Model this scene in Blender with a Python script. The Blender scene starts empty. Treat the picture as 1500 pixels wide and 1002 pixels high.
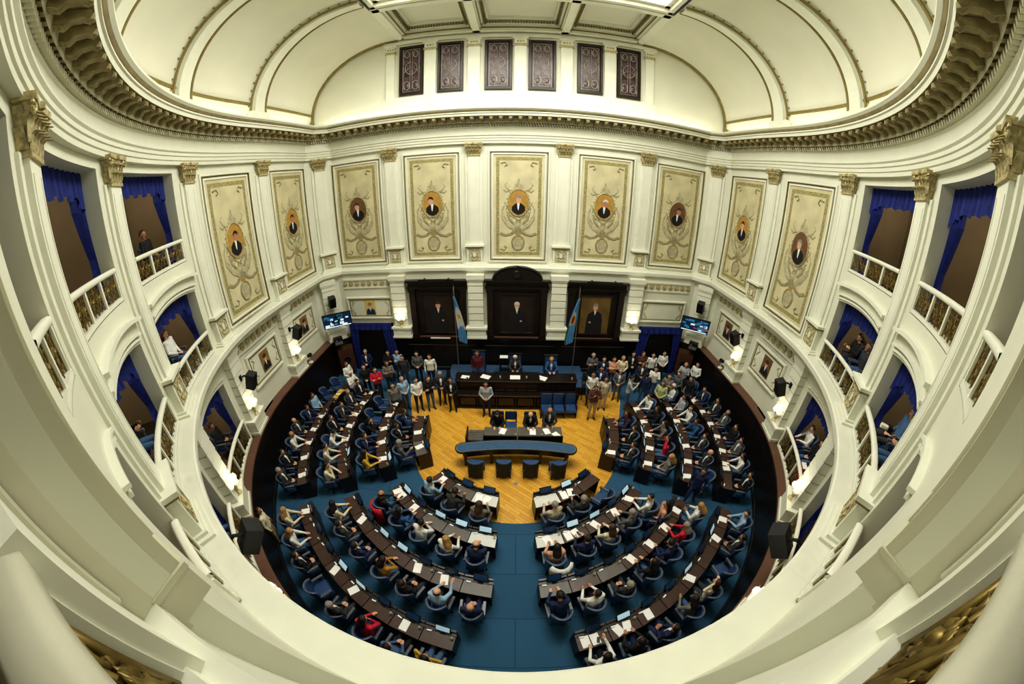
import bpy, bmesh, math, random
from mathutils import Matrix, Vector
random.seed(7)
PI = math.pi
S = bpy.context.scene
COL = S.collection
rad = math.radians
# ------------------------------------------------------------------ room constants (metres)
YC, W, YB = 9.9, 9.85, 15.4          # centre of the half-round end, wall radius / half width, back wall
RL, YL = 10.0, 15.0                  # lower tier wall radius, lower tier back wall
LEDGE = 5.54

# ------------------------------------------------------------------ materials
def lin(c):
    o = []
    for v in c:
        v /= 255.0
        o.append(v / 12.92 if v <= .04045 else ((v + .055) / 1.055) ** 2.4)
    return (*o, 1.0)
MATS = {}
def mat(name, rgb, rough=.6, metal=0., var=.10, scale=6., emit=0., bump=0.):
    if name in MATS: return MATS[name]
    m = bpy.data.materials.new(name); m.use_nodes = True
    nt = m.node_tree; b = nt.nodes['Principled BSDF']
    c = lin(rgb)
    tc = nt.nodes.new('ShaderNodeTexCoord'); nz = nt.nodes.new('ShaderNodeTexNoise'); rp = nt.nodes.new('ShaderNodeValToRGB')
    nz.inputs['Scale'].default_value = scale; nz.inputs['Detail'].default_value = 2
    nt.links.new(tc.outputs['Object'], nz.inputs['Vector']); nt.links.new(nz.outputs['Fac'], rp.inputs['Fac'])
    e = rp.color_ramp.elements
    e[0].position, e[1].position = .3, .7
    e[0].color = tuple(x * (1 - var) for x in c[:3]) + (1,); e[1].color = tuple(min(1, x * (1 + var)) for x in c[:3]) + (1,)
    nt.links.new(rp.outputs['Color'], b.inputs['Base Color'])
    b.inputs['Roughness'].default_value = rough; b.inputs['Metallic'].default_value = metal
    if emit:
        b.inputs['Emission Color'].default_value = c; b.inputs['Emission Strength'].default_value = emit
    if bump:
        bp = nt.nodes.new('ShaderNodeBump'); bp.inputs['Strength'].default_value = bump
        nt.links.new(nz.outputs['Fac'], bp.inputs['Height']); nt.links.new(bp.outputs['Normal'], b.inputs['Normal'])
    MATS[name] = m
    return m
def brickmat(name, c1, c2, mortar, w, h, ms, rough, rot=0., bias=0.):
    m = mat(name, c1, rough); nt = m.node_tree; b = nt.nodes['Principled BSDF']
    tc = nt.nodes.new('ShaderNodeTexCoord'); mp = nt.nodes.new('ShaderNodeMapping'); br = nt.nodes.new('ShaderNodeTexBrick')
    mp.inputs['Rotation'].default_value = (0, 0, rot)
    nt.links.new(tc.outputs['Object'], mp.inputs['Vector']); nt.links.new(mp.outputs['Vector'], br.inputs['Vector'])
    br.inputs['Color1'].default_value = lin(c1); br.inputs['Color2'].default_value = lin(c2); br.inputs['Mortar'].default_value = lin(mortar)
    br.inputs['Scale'].default_value = 1; br.inputs['Brick Width'].default_value = w; br.inputs['Row Height'].default_value = h
    br.inputs['Mortar Size'].default_value = ms; br.inputs['Bias'].default_value = bias
    nt.links.new(br.outputs['Color'], b.inputs['Base Color'])
    return m
CREAM = mat('cream_plaster', (219, 220, 203), .55, var=.03, scale=1.5)
IVORY = mat('ivory_plaster', (227, 228, 213), .5, var=.03, scale=2)
NEARSHADE = mat('near_shade_plaster', (203, 201, 180), .6, var=.05, scale=2)  # plaster colour darkened to paint shade onto the pier nearest the camera
RAILC = mat('near_shade_cream', (188, 187, 168), .55, var=.06, scale=3)  # cream darkened so the nearest handrail carries its shade in the colour
STONE = mat('shaded_plaster', (206, 202, 176), .6, var=.05, scale=2)
VAULT = mat('vault_plaster', (220, 219, 203), .7, var=.03, scale=.8)
GILT = mat('antique_gilt', (178, 166, 124), .5, .1, var=.4, scale=16)
GILTD = mat('dull_gilt', (142, 130, 92), .6, .05, var=.3, scale=7)
LINE = mat('gilt_line', (128, 114, 62), .55, .1, var=.15)
BRASS = mat('old_brass', (122, 104, 56), .42, .55, var=.35, scale=14)
CANVAS = mat('painted_canvas', (202, 194, 158), .75, var=.14, scale=1.3)
CANVB = mat('painted_border', (156, 148, 102), .75, var=.3, scale=12)
CANVG = mat('painted_grey', (176, 169, 138), .75, var=.22, scale=8)
CANVD = mat('painted_shadow', (150, 142, 108), .75, var=.25, scale=8)
WOODD = mat('dark_walnut', (38, 27, 22), .35, var=.35, scale=3)
EDGE = mat('painted_wood_glint', (126, 106, 88), .4, var=.15)  # pale brown for painted highlights on dark wood
WOODB = mat('black_walnut', (26, 20, 17), .35, var=.3, scale=3)
WOODM = mat('brown_mahogany', (78, 52, 38), .4, var=.2, scale=2)
DESKT = mat('desk_brown', (66, 45, 37), .38, var=.25, scale=5)
DESKG = mat('desk_greyed', (92, 88, 84), .45, var=.12, scale=4)
DESKW = mat('desk_white_cover', (206, 208, 204), .5, var=.04)
VELVET = mat('blue_velvet', (22, 38, 116), .8, var=.3, scale=5)
CHAIRB = mat('blue_leather', (44, 74, 118), .45, var=.18, scale=6)
TABLEB = mat('blue_baize', (52, 84, 118), .7, var=.1, scale=5)
RIM = mat('chair_rim', (92, 98, 108), .35, var=.1)
BLACK = mat('black_plastic', (16, 16, 18), .4, var=.1)
CHAR = mat('charcoal_cloth', (44, 46, 50), .8, var=.15)
SPK = mat('speaker_black', (40, 41, 44), .6, var=.12)
STEEL = mat('grey_metal', (150, 150, 150), .35, .7, var=.05)
PAPER = mat('white_paper', (240, 240, 238), .6, var=.02)
SCRB = mat('screen_blue', (36, 66, 104), .2, var=.2, scale=4)
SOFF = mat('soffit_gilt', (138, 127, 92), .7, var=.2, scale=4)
SCRL = mat('screen_lit', (168, 198, 212), .3, var=.15, scale=5, emit=.5)
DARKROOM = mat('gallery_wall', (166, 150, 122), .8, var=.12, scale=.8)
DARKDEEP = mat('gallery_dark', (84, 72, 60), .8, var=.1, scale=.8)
GLASSD = mat('stained_dark', (58, 46, 38), .3, var=.4, scale=5)
GLASSP = mat('stained_pale', (150, 140, 134), .3, var=.4, scale=7, emit=.03)
GLASSV = mat('stained_violet', (84, 62, 72), .3, var=.5, scale=6)
GLOW = mat('lamp_glow', (255, 246, 218), .4, var=.02, emit=.6)
COVE = mat('cove_tube', (255, 251, 232), .4, var=.0, emit=6.5)
SKYL = mat('laylight_glass', (255, 251, 236), .4, var=.0, emit=5.5)
BROWNL = mat('brown_ledge', (104, 74, 60), .5, var=.08, scale=2)
CARPET = brickmat('blue_carpet', (46, 92, 124), (43, 87, 118), (30, 66, 92), 2.2, 1.36, .012, .9)
PARQ = brickmat('honey_parquet', (226, 176, 74), (202, 148, 52), (176, 124, 42), .62, .12, .006, .32, rad(38), -.1)
SKIN = mat('skin_light', (206, 160, 132), .6, var=.06)
SKIN2 = mat('skin_tan', (172, 122, 94), .6, var=.06)
EYE = mat('eye_dark', (30, 22, 20), .4)
HAIRC = {'k': mat('hair_black', (26, 20, 18), .6, var=.3, scale=20), 'b': mat('hair_brown', (66, 44, 30), .6, var=.3, scale=20), 'l': mat('hair_blond', (164, 128, 76), .6, var=.3, scale=20),
         'g': mat('hair_grey', (138, 134, 128), .6, var=.2, scale=20), 'w': mat('hair_white', (206, 202, 194), .6, var=.1, scale=20)}
CLOTH = {}
for n_, c_ in dict(navy=(28, 42, 80), black=(22, 22, 25), grey=(92, 94, 98), white=(228, 228, 224), red=(198, 36, 62), skyblue=(150, 180, 208), blue=(44, 84, 134), cream=(222, 212, 184),
                   yellow=(206, 168, 62), mustard=(176, 130, 56), teal=(70, 120, 140), beige=(190, 178, 156), charcoal=(50, 52, 58), peach=(208, 160, 130), brown=(84, 54, 44),
                   maroon=(88, 26, 34), denim=(70, 100, 138), khaki=(170, 156, 124), patterned=(120, 116, 106), silver=(168, 172, 178), purple=(52, 40, 74), lime=(176, 184, 134)).items():
    CLOTH[n_] = mat('cloth_' + n_, c_, .85, var=.35 if n_ == 'patterned' else .12, scale=26 if n_ == 'patterned' else 6)

# ------------------------------------------------------------------ mesh builder
class MB:
    def __init__(s): s.v, s.f, s.m, s.T = [], [], [], Matrix.Identity(4)
    def vert(s, p): s.v.append(tuple(s.T @ Vector(p))); return len(s.v) - 1
    def face(s, pts, mi=0): s.f.append([s.vert(p) for p in pts]); s.m.append(mi)
    def grid(s, rows, mi=0, closed=False, cap=False):
        idx = [[s.vert(p) for p in r] for r in rows]; n = len(rows[0])
        for a, b in zip(idx, idx[1:]):
            for i in range(n if closed else n - 1):
                j = (i + 1) % n
                s.f.append([a[i], a[j], b[j], b[i]]); s.m.append(mi)
        if cap:
            s.f.append(list(reversed(idx[0]))); s.m.append(mi); s.f.append(list(idx[-1])); s.m.append(mi)
    def box(s, x0, x1, y0, y1, z0, z1, mi=0, taper=0.):
        t = taper
        a = [(x0, y0, z0), (x1, y0, z0), (x1, y1, z0), (x0, y1, z0)]; b = [(x0 + t, y0 + t, z1), (x1 - t, y0 + t, z1), (x1 - t, y1 - t, z1), (x0 + t, y1 - t, z1)]
        s.grid([a, b], mi, True, True)
    def prism(s, poly, z0, z1, mi=0):
        s.grid([[(x, y, z0) for x, y in poly], [(x, y, z1) for x, y in poly]], mi, True, True)
    def vprism(s, poly, y0, y1, mi=0):      # polygon in the x-z plane, extruded along y
        s.grid([[(x, y0, z) for x, z in poly], [(x, y1, z) for x, z in poly]], mi, True, True)
    def tube(s, pts, r, n=6, mi=0, r1=None):
        pts = [Vector(p) for p in pts]; rows = []; N = len(pts); up = None
        for i, p in enumerate(pts):
            d = (pts[min(i + 1, N - 1)] - pts[max(i - 1, 0)]).normalized()
            if up is None: up = Vector((0, 0, 1)) if abs(d.z) < .9 else Vector((1, 0, 0))
            a = d.cross(up)
            if a.length < 1e-4: a = d.cross(Vector((0, 1, 0)))
            a.normalize(); b = d.cross(a).normalized()
            q = r if r1 is None else r + (r1 - r) * i / max(1, N - 1)
            rows.append([tuple(p + a * (q * math.cos(2 * PI * k / n)) + b * (q * math.sin(2 * PI * k / n))) for k in range(n)])
        s.grid(rows, mi, True, True)
    def lathe(s, prof, n=12, mi=0, c=(0, 0, 0)):
        s.grid([[(c[0] + r * math.cos(2 * PI * k / n), c[1] + r * math.sin(2 * PI * k / n), c[2] + z) for k in range(n)] for r, z in prof], mi, True, True)
    def ball(s, c, r, n=8, mi=0, sc=(1, 1, 1)):
        rows = []
        for i in range(n // 2 + 1):
            a = -PI / 2 + PI * i / (n // 2); q = max(1e-3, math.cos(a))
            rows.append([(c[0] + sc[0] * r * q * math.cos(2 * PI * k / n), c[1] + sc[1] * r * q * math.sin(2 * PI * k / n), c[2] + sc[2] * r * math.sin(a)) for k in range(n)])
        s.grid(rows, mi, True, True)
    def disc(s, c, rx, rz, y0, y1, n=20, mi=0):   # oval plate in x-z plane
        s.vprism([(c[0] + rx * math.cos(2 * PI * k / n), c[1] + rz * math.sin(2 * PI * k / n)) for k in range(n)], y0, y1, mi)
    def ring(s, c, rx, rz, y, r, n=24, mi=0):
        s.tube([(c[0] + rx * math.cos(2 * PI * k / n), y, c[1] + rz * math.sin(2 * PI * k / n)) for k in range(n + 1)], r, 5, mi)
    def frame(s, x0, x1, z0, z1, w, y0, y1, mi=0):   # mitred frame in x-z plane
        rows = [[(x0, y0, z0), (x1, y0, z0), (x1, y0, z1), (x0, y0, z1)], [(x0 + w * .15, y1, z0 + w * .15), (x1 - w * .15, y1, z0 + w * .15), (x1 - w * .15, y1, z1 - w * .15), (x0 + w * .15, y1, z1 - w * .15)],
                [(x0 + w * .8, y1, z0 + w * .8), (x1 - w * .8, y1, z0 + w * .8), (x1 - w * .8, y1, z1 - w * .8), (x0 + w * .8, y1, z1 - w * .8)], [(x0 + w, y0, z0 + w), (x1 - w, y0, z0 + w), (x1 - w, y0, z1 - w), (x0 + w, y0, z1 - w)]]
        s.grid(rows, mi, True)
    def mesh(s, name, mats, smooth=False):
        me = bpy.data.meshes.new(name); me.from_pydata(s.v, [], s.f)
        for m in mats: me.materials.append(m)
        me.polygons.foreach_set('material_index', s.m)
        if smooth: me.polygons.foreach_set('use_smooth', [True] * len(s.f))
        me.validate(); me.update()
        bm = bmesh.new(); bm.from_mesh(me); bmesh.ops.recalc_face_normals(bm, faces=bm.faces); bm.to_mesh(me); bm.free()
        return me
    def obj(s, name, mats, parent=None, smooth=False, M=None):
        return link(name, s.mesh(name, mats if isinstance(mats, (list, tuple)) else [mats], smooth), parent, M)
def link(name, me, parent=None, M=None):
    o = bpy.data.objects.new(name, me); COL.objects.link(o)
    if parent is not None: o.parent = parent
    if M is not None: o.matrix_local = M
    return o
def tag(o, label=None, cat=None, group=None, kind=None):
    if label: o['label'] = label
    if cat: o['category'] = cat
    if group: o['group'] = group
    if kind: o['kind'] = kind
    return o
def empty(name, M, label, cat, group=None):
    o = bpy.data.objects.new(name, None); COL.objects.link(o); o.matrix_world = M; o.empty_display_size = .2
    return tag(o, label, cat, group)
def struct(name, mb, mats, smooth=False):
    return tag(mb.obj(name, mats, smooth=smooth), kind='structure')
def fr(x, y, nx, ny, z=0.):     # local x along the wall, y into the room, z up
    return Matrix(((ny, nx, 0, x), (-nx, ny, 0, y), (0, 0, 1, z), (0, 0, 0, 1)))
def arc(th, r, z=0.):           # th in degrees, 0 = camera end, + = right
    a = rad(th); return fr(r * math.sin(a), YC - r * math.cos(a), -math.sin(a), math.cos(a), z)
def P(th, r, z):
    a = rad(th); return (r * math.sin(a), YC - r * math.cos(a), z)
ORD = 'first second third fourth fifth sixth seventh eighth ninth tenth'.split()

def loop(off, base=W, yb=YB, c=.95, n=96):
    R = base - off; k = .414 * off
    pts = [(-R, yb - c - k)] + [(R * math.sin(a), YC - R * math.cos(a)) for a in [-PI / 2 + PI * i / n for i in range(n + 1)]] + [(R, yb - c - k), (base - c - k, yb - off), (-(base - c - k), yb - off)]
    return pts
def sweep(mb, prof, mi=0, base=W, yb=YB, c=.95):
    rows = [[(x, y, z) for x, y in loop(o, base, yb, c)] for o, z in prof]
    mb.grid(rows, mi, True)

# ------------------------------------------------------------------ wall with openings
def arcgrid(mb, r, t0, t1, zlo, zhi, n=10, mi=0):
    f0 = zlo if callable(zlo) else (lambda u: zlo); f1 = zhi if callable(zhi) else (lambda u: zhi)
    ts = [t0 + (t1 - t0) * i / n for i in range(n + 1)]; us = [-1 + 2 * i / n for i in range(n + 1)]
    mb.grid([[P(t, r, f0(u)) for t, u in zip(ts, us)], [P(t, r, f1(u)) for t, u in zip(ts, us)]], mi)
def reveal(mb, r, depth, t0, t1, zlo, zhi, n=10, mi=0):
    f0 = zlo if callable(zlo) else (lambda u: zlo); f1 = zhi if callable(zhi) else (lambda u: zhi)
    ring = [(t0, f0(-1)), (t0, f1(-1))] + [(t0 + (t1 - t0) * i / n, f1(-1 + 2 * i / n)) for i in range(1, n)] + [(t1, f1(1)), (t1, f0(1))] + [(t1 + (t0 - t1) * i / n, f0(1 - 2 * i / n)) for i in range(1, n)]
    mb.grid([[P(t, r, z) for t, z in ring], [P(t, r + depth, z) for t, z in ring]], mi, True)
def archf(spring, crown): return lambda u: spring + (crown - spring) * max(0, 1 - u * u) 
A2 = archf(7.50, 7.62); A1 = archf(4.36, 4.5)
BAYS = [(-62.7, 7.6), (-41.1, 7.6), (-23.2, 3.4), (23.2, 3.4), (41.1, 7.6), (62.7, 7.6)]
# ================================================================== SHELL
def flat(name, poly, z, m):
    mb = MB(); mb.face([(x, y, z) for x, y in poly]); return struct(name, mb, m)
fl = [(x, y) for x, y in loop(-.05, 9.75, 15.0, .5)]
flat('floor', fl, 0., CARPET)
pq = [P(t, 4.06, 0)[:2] for t in range(-74, 75, 4)] + [(4.3, 10.2), (4.95, 12.3), (4.95, 13.0), (-4.95, 13.0), (-4.95, 12.3), (-4.3, 10.2)]
flat('floor_2', pq, .008, PARQ)
mb = MB(); mb.lathe([(.0, 0), (.075, 0), (.07, .006), (0, .006)], 16, 0, (0, 7.5, .008)); tag(mb.obj('floor_plate', STEEL), 'small round metal plate set in the yellow parquet before the aisle', 'floor plate')
# dado of dark wood with a brown board on top
mb = MB()
sweep(mb, [(.25, 0), (.25, .18), (.22, .2), (.22, 1.86), (.3, 1.88), (.3, 1.94)], 0, W, 15.1)
struct('wall_dado', mb, WOODB)
mb = MB(); sweep(mb, [(.3, 1.94), (.3, 2.0), (-.3, 2.0)], 0, W, 15.1); struct('trim_1', mb, BROWNL)
# lower cream wall with arched boxes
def wall_arcs(mb, r, z0, z1, opens, mi=0, depth=.45):
    """opens: list of (t0, t1, [(zlo, zhi), ...]) from -90 to 90"""
    t = -90.
    for a, b, hs in sorted(opens):
        arcgrid(mb, r, t, a, z0, z1, max(2, int((a - t) / 2)), mi)
        lo = z0
        for zl, zh in hs:
            if (zl if not callable(zl) else 9) > (lo if not callable(lo) else 0) + 1e-3 or callable(lo): arcgrid(mb, r, a, b, lo, zl, 14, mi)
            reveal(mb, r, depth, a, b, zl, zh, 14, mi); lo = zh
        arcgrid(mb, r, a, b, lo, z1, 14, mi); t = b
    arcgrid(mb, r, t, 90., z0, z1, max(2, int((90 - t) / 2)), mi)
def wall_rest(mb, base, yb, z0, z1, c=.95, mi=0, back=True):
    for s in (-1, 1):
        pts = [(s * base, YC), (s * base, yb - c), (s * (base - c), yb)] + ([(0, yb)] if back else [])
        mb.grid([[(x, y, z) for x, y in pts] for z in (z0, z1)], mi)
mb = MB()
wall_arcs(mb, RL, 1.98, 5.32, [(t - h, t + h, [(2.0, A1)]) for t, h in BAYS])
wall_rest(mb, RL, YL, 1.98, 5.32)
struct('wall_lower', mb, CREAM)
# ledge between the tiers with its mouldings
mb = MB()
sweep(mb, [(-.2, 5.02), (.06, 5.02), (.08, 5.1), (.2, 5.14), (.22, 5.24), (.4, 5.3), (.46, 5.36), (.47, 5.5), (.44, LEDGE), (-.2, LEDGE)], 0, W, 15.35)
struct('trim_2', mb, IVORY)
# upper wall
mb = MB()
ops = [(t - h, t + h, [(LEDGE, A2), (8.4, 10.9)]) for t, h in BAYS] + [(-7.57, 7.57, [(LEDGE, 10.9)])]
wall_arcs(mb, W, LEDGE, 12.3, ops, 0, .5)
wall_rest(mb, W, YB, LEDGE, 12.3)
struct('wall_upper', mb, CREAM)
mb = MB()
arcgrid(mb, 9.99, -7.57, 7.57, LEDGE, 8.3, 14, 0)
mb.grid([[P(t, r, z) for t in [-7.57 + 15.14 * i / 14 for i in range(15)]] for r, z in ((9.99, 8.3), (9.97, 8.32), (9.97, 8.42), (10.5, 8.42))], 0)
struct('wall_balcony_front', mb, IVORY)
# mouldings around the arched openings, and the sill bands
for k, (t, h) in enumerate(BAYS):
    mb = MB()
    for f, r0, zz in ((A2, W, LEDGE), (A1, RL, 2.0)):
        for dz, w, out in ((.06, .05, .05), (.16, .05, .09), (.42, .08, .17)):
            if dz > .3 and (f is A1 or abs(t) < 30): continue
            us = [-1 + 2 * i / 18 for i in range(19)]
            rows = []
            for u in us:
                e = t + u * (h + dz * 2.2)
                z = f(u) + dz
                rows.append([P(e, r0, z), P(e, r0 - out, z), P(e, r0 - out, z + w), P(e, r0, z + w)])
            mb.grid(rows, 0, True, True)
    struct('trim_%d' % (10 + k), mb, IVORY)
# gallery corridor behind the openings
mb = MB()
for r in (12.3,):
    arcgrid(mb, r, -86, 86, 2.0, 12.0, 40, 0)
struct('wall_gallery', mb, DARKROOM)
for n_, z_ in enumerate((2.0, 5.5, 8.2, 11.3)):
    mb = MB()
    for th0, th1 in ((-84, -8.2), (8.2, 84)) if n_ == 2 else ((-84, 84),):
        ts = [th0 + (th1 - th0) * i / 30 for i in range(31)]
        mb.grid([[P(t, r, z_) for t in ts] for r in (W + .05, 12.3)], 0)
    struct('floor_gallery_%d' % n_, mb, DARKDEEP)
mb = MB()
for t in (-73, -52.2, -29.8, -11, 11, 29.8, 52.2, 73):
    mb.face([P(t, W + .4, 2), P(t, 12.3, 2), P(t, 12.3, 11.3), P(t, W + .4, 11.3)])
struct('wall_partitions', mb, DARKROOM)

# ------------------------------------------------------------------ entablature and cornice
mb = MB()
sweep(mb, [(0., 11.1), (.14, 11.1), (.14, 11.2), (.17, 11.22), (.17, 11.32), (.2, 11.34), (.2, 11.42), (.24, 11.46), (.24, 11.5), (.12, 11.52), (.12, 11.82), (.16, 11.86)], 0)
sweep(mb, [(.3, 12.0), (.32, 12.06), (.34, 12.22)], 1)                      # modillion band
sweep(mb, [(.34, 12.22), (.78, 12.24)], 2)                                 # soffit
sweep(mb, [(.78, 12.24), (.8, 12.34), (.84, 12.36), (.84, 12.4)], 0)
sweep(mb, [(.84, 12.4), (.86, 12.42), (.9, 12.48)], 2)
sweep(mb, [(.9, 12.48), (.96, 12.54), (.96, 12.6), (.9, 12.62), (-.35, 12.62)], 0)
struct('trim_3', mb, [CREAM, STONE, SOFF])
def along(off, step, base=W, yb=YB, c=.95):
    pts = [Vector(p) for p in loop(off, base, yb, c)]; pts.append(pts[0]); out = []; carry = step / 2
    for a, b in zip(pts, pts[1:]):
        L = (b - a).length; d = (b - a) / max(L, 1e-9); u = carry
        while u < L:
            q = a + d * u; out.append((q.x, q.y, d.y * -1, d.x)); u += step   # normal into the room
        carry = u - L
    return out
# rope moulding
mb = MB()
for i, (x, y, nx, ny) in enumerate(along(.17, .115)):
    mb.T = fr(x, y, nx, ny, 11.93); mb.T = mb.T @ Matrix.Rotation(.6, 4, 'Y')
    mb.box(-.028, .028, -.05, .08, -.075, .075, 0)
struct('trim_4', mb, STONE)
mb = MB()
for x, y, nx, ny in along(.32, .40):
    mb.T = fr(x, y, nx, ny, 12.22)
    prof = [(0, -.17), (.12, -.19), (.2, -.12), (.34, -.1), (.42, -.13), (.46, -.06), (.42, 0), (0, 0)]
    mb.grid([[(sx, a, b) for a, b in prof] for sx in (-.075, .075)], 0, True, True)
    mb.ball((0, .42, -.08), .075, 6, 0, (1.1, 1, 1)); mb.ball((0, .06, -.15), .06, 6, 0, (1.2, 1, 1))
struct('trim_5', mb, GILTD)
mb = MB()
for x, y, nx, ny in along(.26, .2):
    mb.T = fr(x, y, nx, ny, 12.0); mb.box(-.05, .05, -.06, .04, 0, .09)
struct('trim_6', mb, GILTD)

# ------------------------------------------------------------------ vault, ribs, flat ceiling
VZ, VH, VO = 13.1, 3.3, 4.4
def upath(off, base=W, yb=YB, n=64):
    R = base - off
    return [(-R, yb)] + [(-R, yb - (yb - YC) * i / 6) for i in range(1, 6)] + [(R * math.sin(a), YC - R * math.cos(a)) for a in [-PI / 2 + PI * i / n for i in range(n + 1)]] + [(R, YC + (yb - YC) * i / 6) for i in range(1, 7)]
mb = MB()
cv = [(-.35, 12.6), (-.35, 12.9), (0, VZ)] + [(VO * (1 - math.cos(PI / 2 * i / 14)), VZ + VH * math.sin(PI / 2 * i / 14)) for i in range(1, 15)]
mb.grid([[(x, y, z) for x, y in upath(o)] for o, z in cv], 0)
tag(mb.obj('ceiling_vault', VAULT, smooth=True), kind='structure')
mb = MB()      # gilt line along the foot of the vault
mb.grid([[(x, y, z) for x, y in upath(o)] for o, z in ((-.02, 13.32), (.06, 13.34), (.07, 13.42), (0.02, 13.46))], 0); struct('trim_7', mb, LINE)
def rib(name, M):
    mb = MB(); mb.T = M; n = 26
    sec = [(-.46, .0), (-.46, .07), (-.4, .07), (-.38, .05), (-.3, .05), (-.27, .15), (.27, .15), (.3, .05), (.38, .05), (.4, .07), (.46, .07), (.46, .0)]
    rows = []; ph = [PI / 2 * i / n for i in range(n + 1)]
    def pt(f, x, e):
        o, z = VO * (1 - math.cos(f)), VZ + VH * math.sin(f); nx, nz = math.cos(f) / VO, -math.sin(f) / VH; L = math.hypot(nx, nz)
        k = 1 - .42 * (f / (PI / 2)) ; return (x * k, o + e * nx / L, z + e * nz / L)
    mb.grid([[pt(f, x, e) for x, e in sec] for f in ph], 0)
    for sx in (-.44, .44):
        mb.tube([pt(f, sx, .08) for f in ph], .048, 6, 1)
    for sx in (-.52, .52):
        for i in range(2, n * 2, 3):
            f = PI / 2 * i / (2 * n); mb.vert; q = pt(f, sx, .02); mb.ball(q, .045, 4, 1)
    mb.box(-.5, .5, -.05, .2, VZ - .42, VZ, 0)
    tag(mb.obj(name, [IVORY, LINE]), kind='structure')
k = 20
for t in (-74.3, -52.2, -29.8, -9.6, 9.6, 29.8, 52.2, 74.3): rib('trim_%d' % k, arc(t, W)); k += 1
for s in (-1, 1): rib('trim_%d' % k, fr(s * W, 11.24, -s, 0)); k += 1
for s in (-1, 1):      # gilt arch where the vault meets the back wall
    mb = MB(); mb.tube([(s * (W - VO * (1 - math.cos(f))), YB - .1, VZ - .4 * (f < .01) + VH * math.sin(f)) for f in [PI / 2 * i / 24 for i in range(25)]], .09, 8)
    struct('trim_%d' % k, mb, LINE); k += 1
# back wall of the attic
mb = MB(); mb.face([(-10.3, YB, 12.55), (10.3, YB, 12.55), (10.3, YB, 16.7), (-10.3, YB, 16.7)]); struct('wall_attic', mb, VAULT)
wx = [(-5.34, -4.22), (-3.6, -2.44), (-1.54, -.34)]; wx += [(-b, -a) for a, b in reversed(wx)]
for i, (a, b) in enumerate(wx):
    M = fr((a + b) / 2, YB - .02, 0, -1, 14.8); hw, hh = (b - a) / 2, 1.23
    w0 = tag(link('window_%d' % (i + 1), None, None, M), kind='structure')
    mb = MB(); mb.frame(-hw, hw, -hh, hh, .16, 0, .1); mb.obj('window_frame', WOODD, w0)
    mb = MB(); mb.box(-hw + .12, hw - .12, -.02, .015, -hh + .12, hh - .12); mb.obj('pane', GLASSD, w0)
    mb = MB()
    for sx in (-1, 1):
        for zz, rr in ((-.75, .17), (.8, .13)):
            mb.ring((sx * .2, zz), rr * .8, rr * 1.25, .03, .022, 14)
        mb.tube([(sx * .05, .03, -.95), (sx * .05, .03, .95)], .014, 4); mb.tube([(sx * .34, .03, -.95), (sx * .34, .03, .95)], .012, 4)
        mb.tube([(sx * .34, .03, -.1), (sx * .12, .03, .1), (sx * .3, .03, .35)], .016, 4)
    mb.ring((0, .1), .27, .3, .03, .018, 18); mb.frame(-.4, .4, -1.05, 1.05, .03, .015, .04)
    for sx in (-1, 1):
        for zz in (-.42, .45): mb.box(sx * .2 - .13, sx * .2 + .13, .015, .03, zz - .09, zz + .09, 1)
        mb.ball((sx * .2, .02, -.75), .1, 6, 1, (1, .2, 1.4)); mb.ball((sx * .2, .02, .8), .08, 6, 1, (1, .2, 1.4))
    mb.disc((0, .1), .2, .23, .015, .03, 14, 1)
    mb.obj('leaded_pattern', [GLASSP, GLASSV], w0)
for i, x in enumerate((-5.75, -3.91, -1.99, 0, 1.99, 3.91, 5.75)):
    mb = MB(); mb.T = fr(x, YB, 0, -1); hw = .2 if i in (0, 6) else .26
    mb.box(-hw, hw, 0, .1, 13.2, 15.7); mb.box(-hw - .05, hw + .05, 0, .14, 15.7, 15.82, 1); mb.box(-hw, hw, 0, .12, 15.82, 16.05, 0); mb.box(-hw - .08, hw + .08, 0, .18, 16.05, 16.14, 0)
    for q in (-.12, 0, .12): mb.ball((q, .12, 15.93), .05, 6, 1)
    struct('trim_%d' % (40 + i), mb, [IVORY, GILT])
mb = MB(); mb.T = fr(0, YB, 0, -1); mb.box(-6.1, 6.1, 0, .12, 16.14, 16.3); mb.box(-6.1, 6.1, 0, .06, 13.05, 13.5); struct('trim_48', mb, IVORY)
# flat ceiling with coffers, beams and laylight
CZ_ = 16.42; R5 = W - VO
mb = MB()
pl = [(-R5, YB)] + [(R5 * math.sin(a), YC - R5 * math.cos(a)) for a in [-PI / 2 + PI * i / 40 for i in range(41)]] + [(R5, YB)]
lx, ly0, ly1 = 5.35, 6.2, 11.98
mb.face([(x, y, CZ_ + .55) for x, y in pl]); struct('ceiling', mb, VAULT)
bi = 50
def beam(x0, x1, y0, y1):
    global bi
    mb = MB(); h = .42
    mb.box(x0, x1, y0, y1, CZ_ + .1, CZ_ + .55, 0)
    cx, cy = (x1 - x0) * .18, (y1 - y0) * .18
    if (y1 - y0) > (x1 - x0): mb.box(x0 + cx, x1 - cx, y0, y1, CZ_ - .02, CZ_ + .1, 0); [mb.box(x - .02, x + .02, y0, y1, CZ_ + .08, CZ_ + .14, 1) for x in (x0, x1)]
    else: mb.box(x0, x1, y0 + cy, y1 - cy, CZ_ - .02, CZ_ + .1, 0); [mb.box(x0, x1, y - .02, y + .02, CZ_ + .08, CZ_ + .14, 1) for y in (y0, y1)]
    struct('trim_%d' % bi, mb, [IVORY, LINE]); bi += 1
for x in (-5.35, 5.35): beam(x - .36, x + .36, 12.0, YB)
for x in (-1.9, 1.9): beam(x - .24, x + .24, 12.1, YB)
beam(-5.4, 5.4, 11.98, 12.36); beam(-5, 5, 5.4, 6.1); beam(-5.2, 5.2, 15.05, YB)
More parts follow.
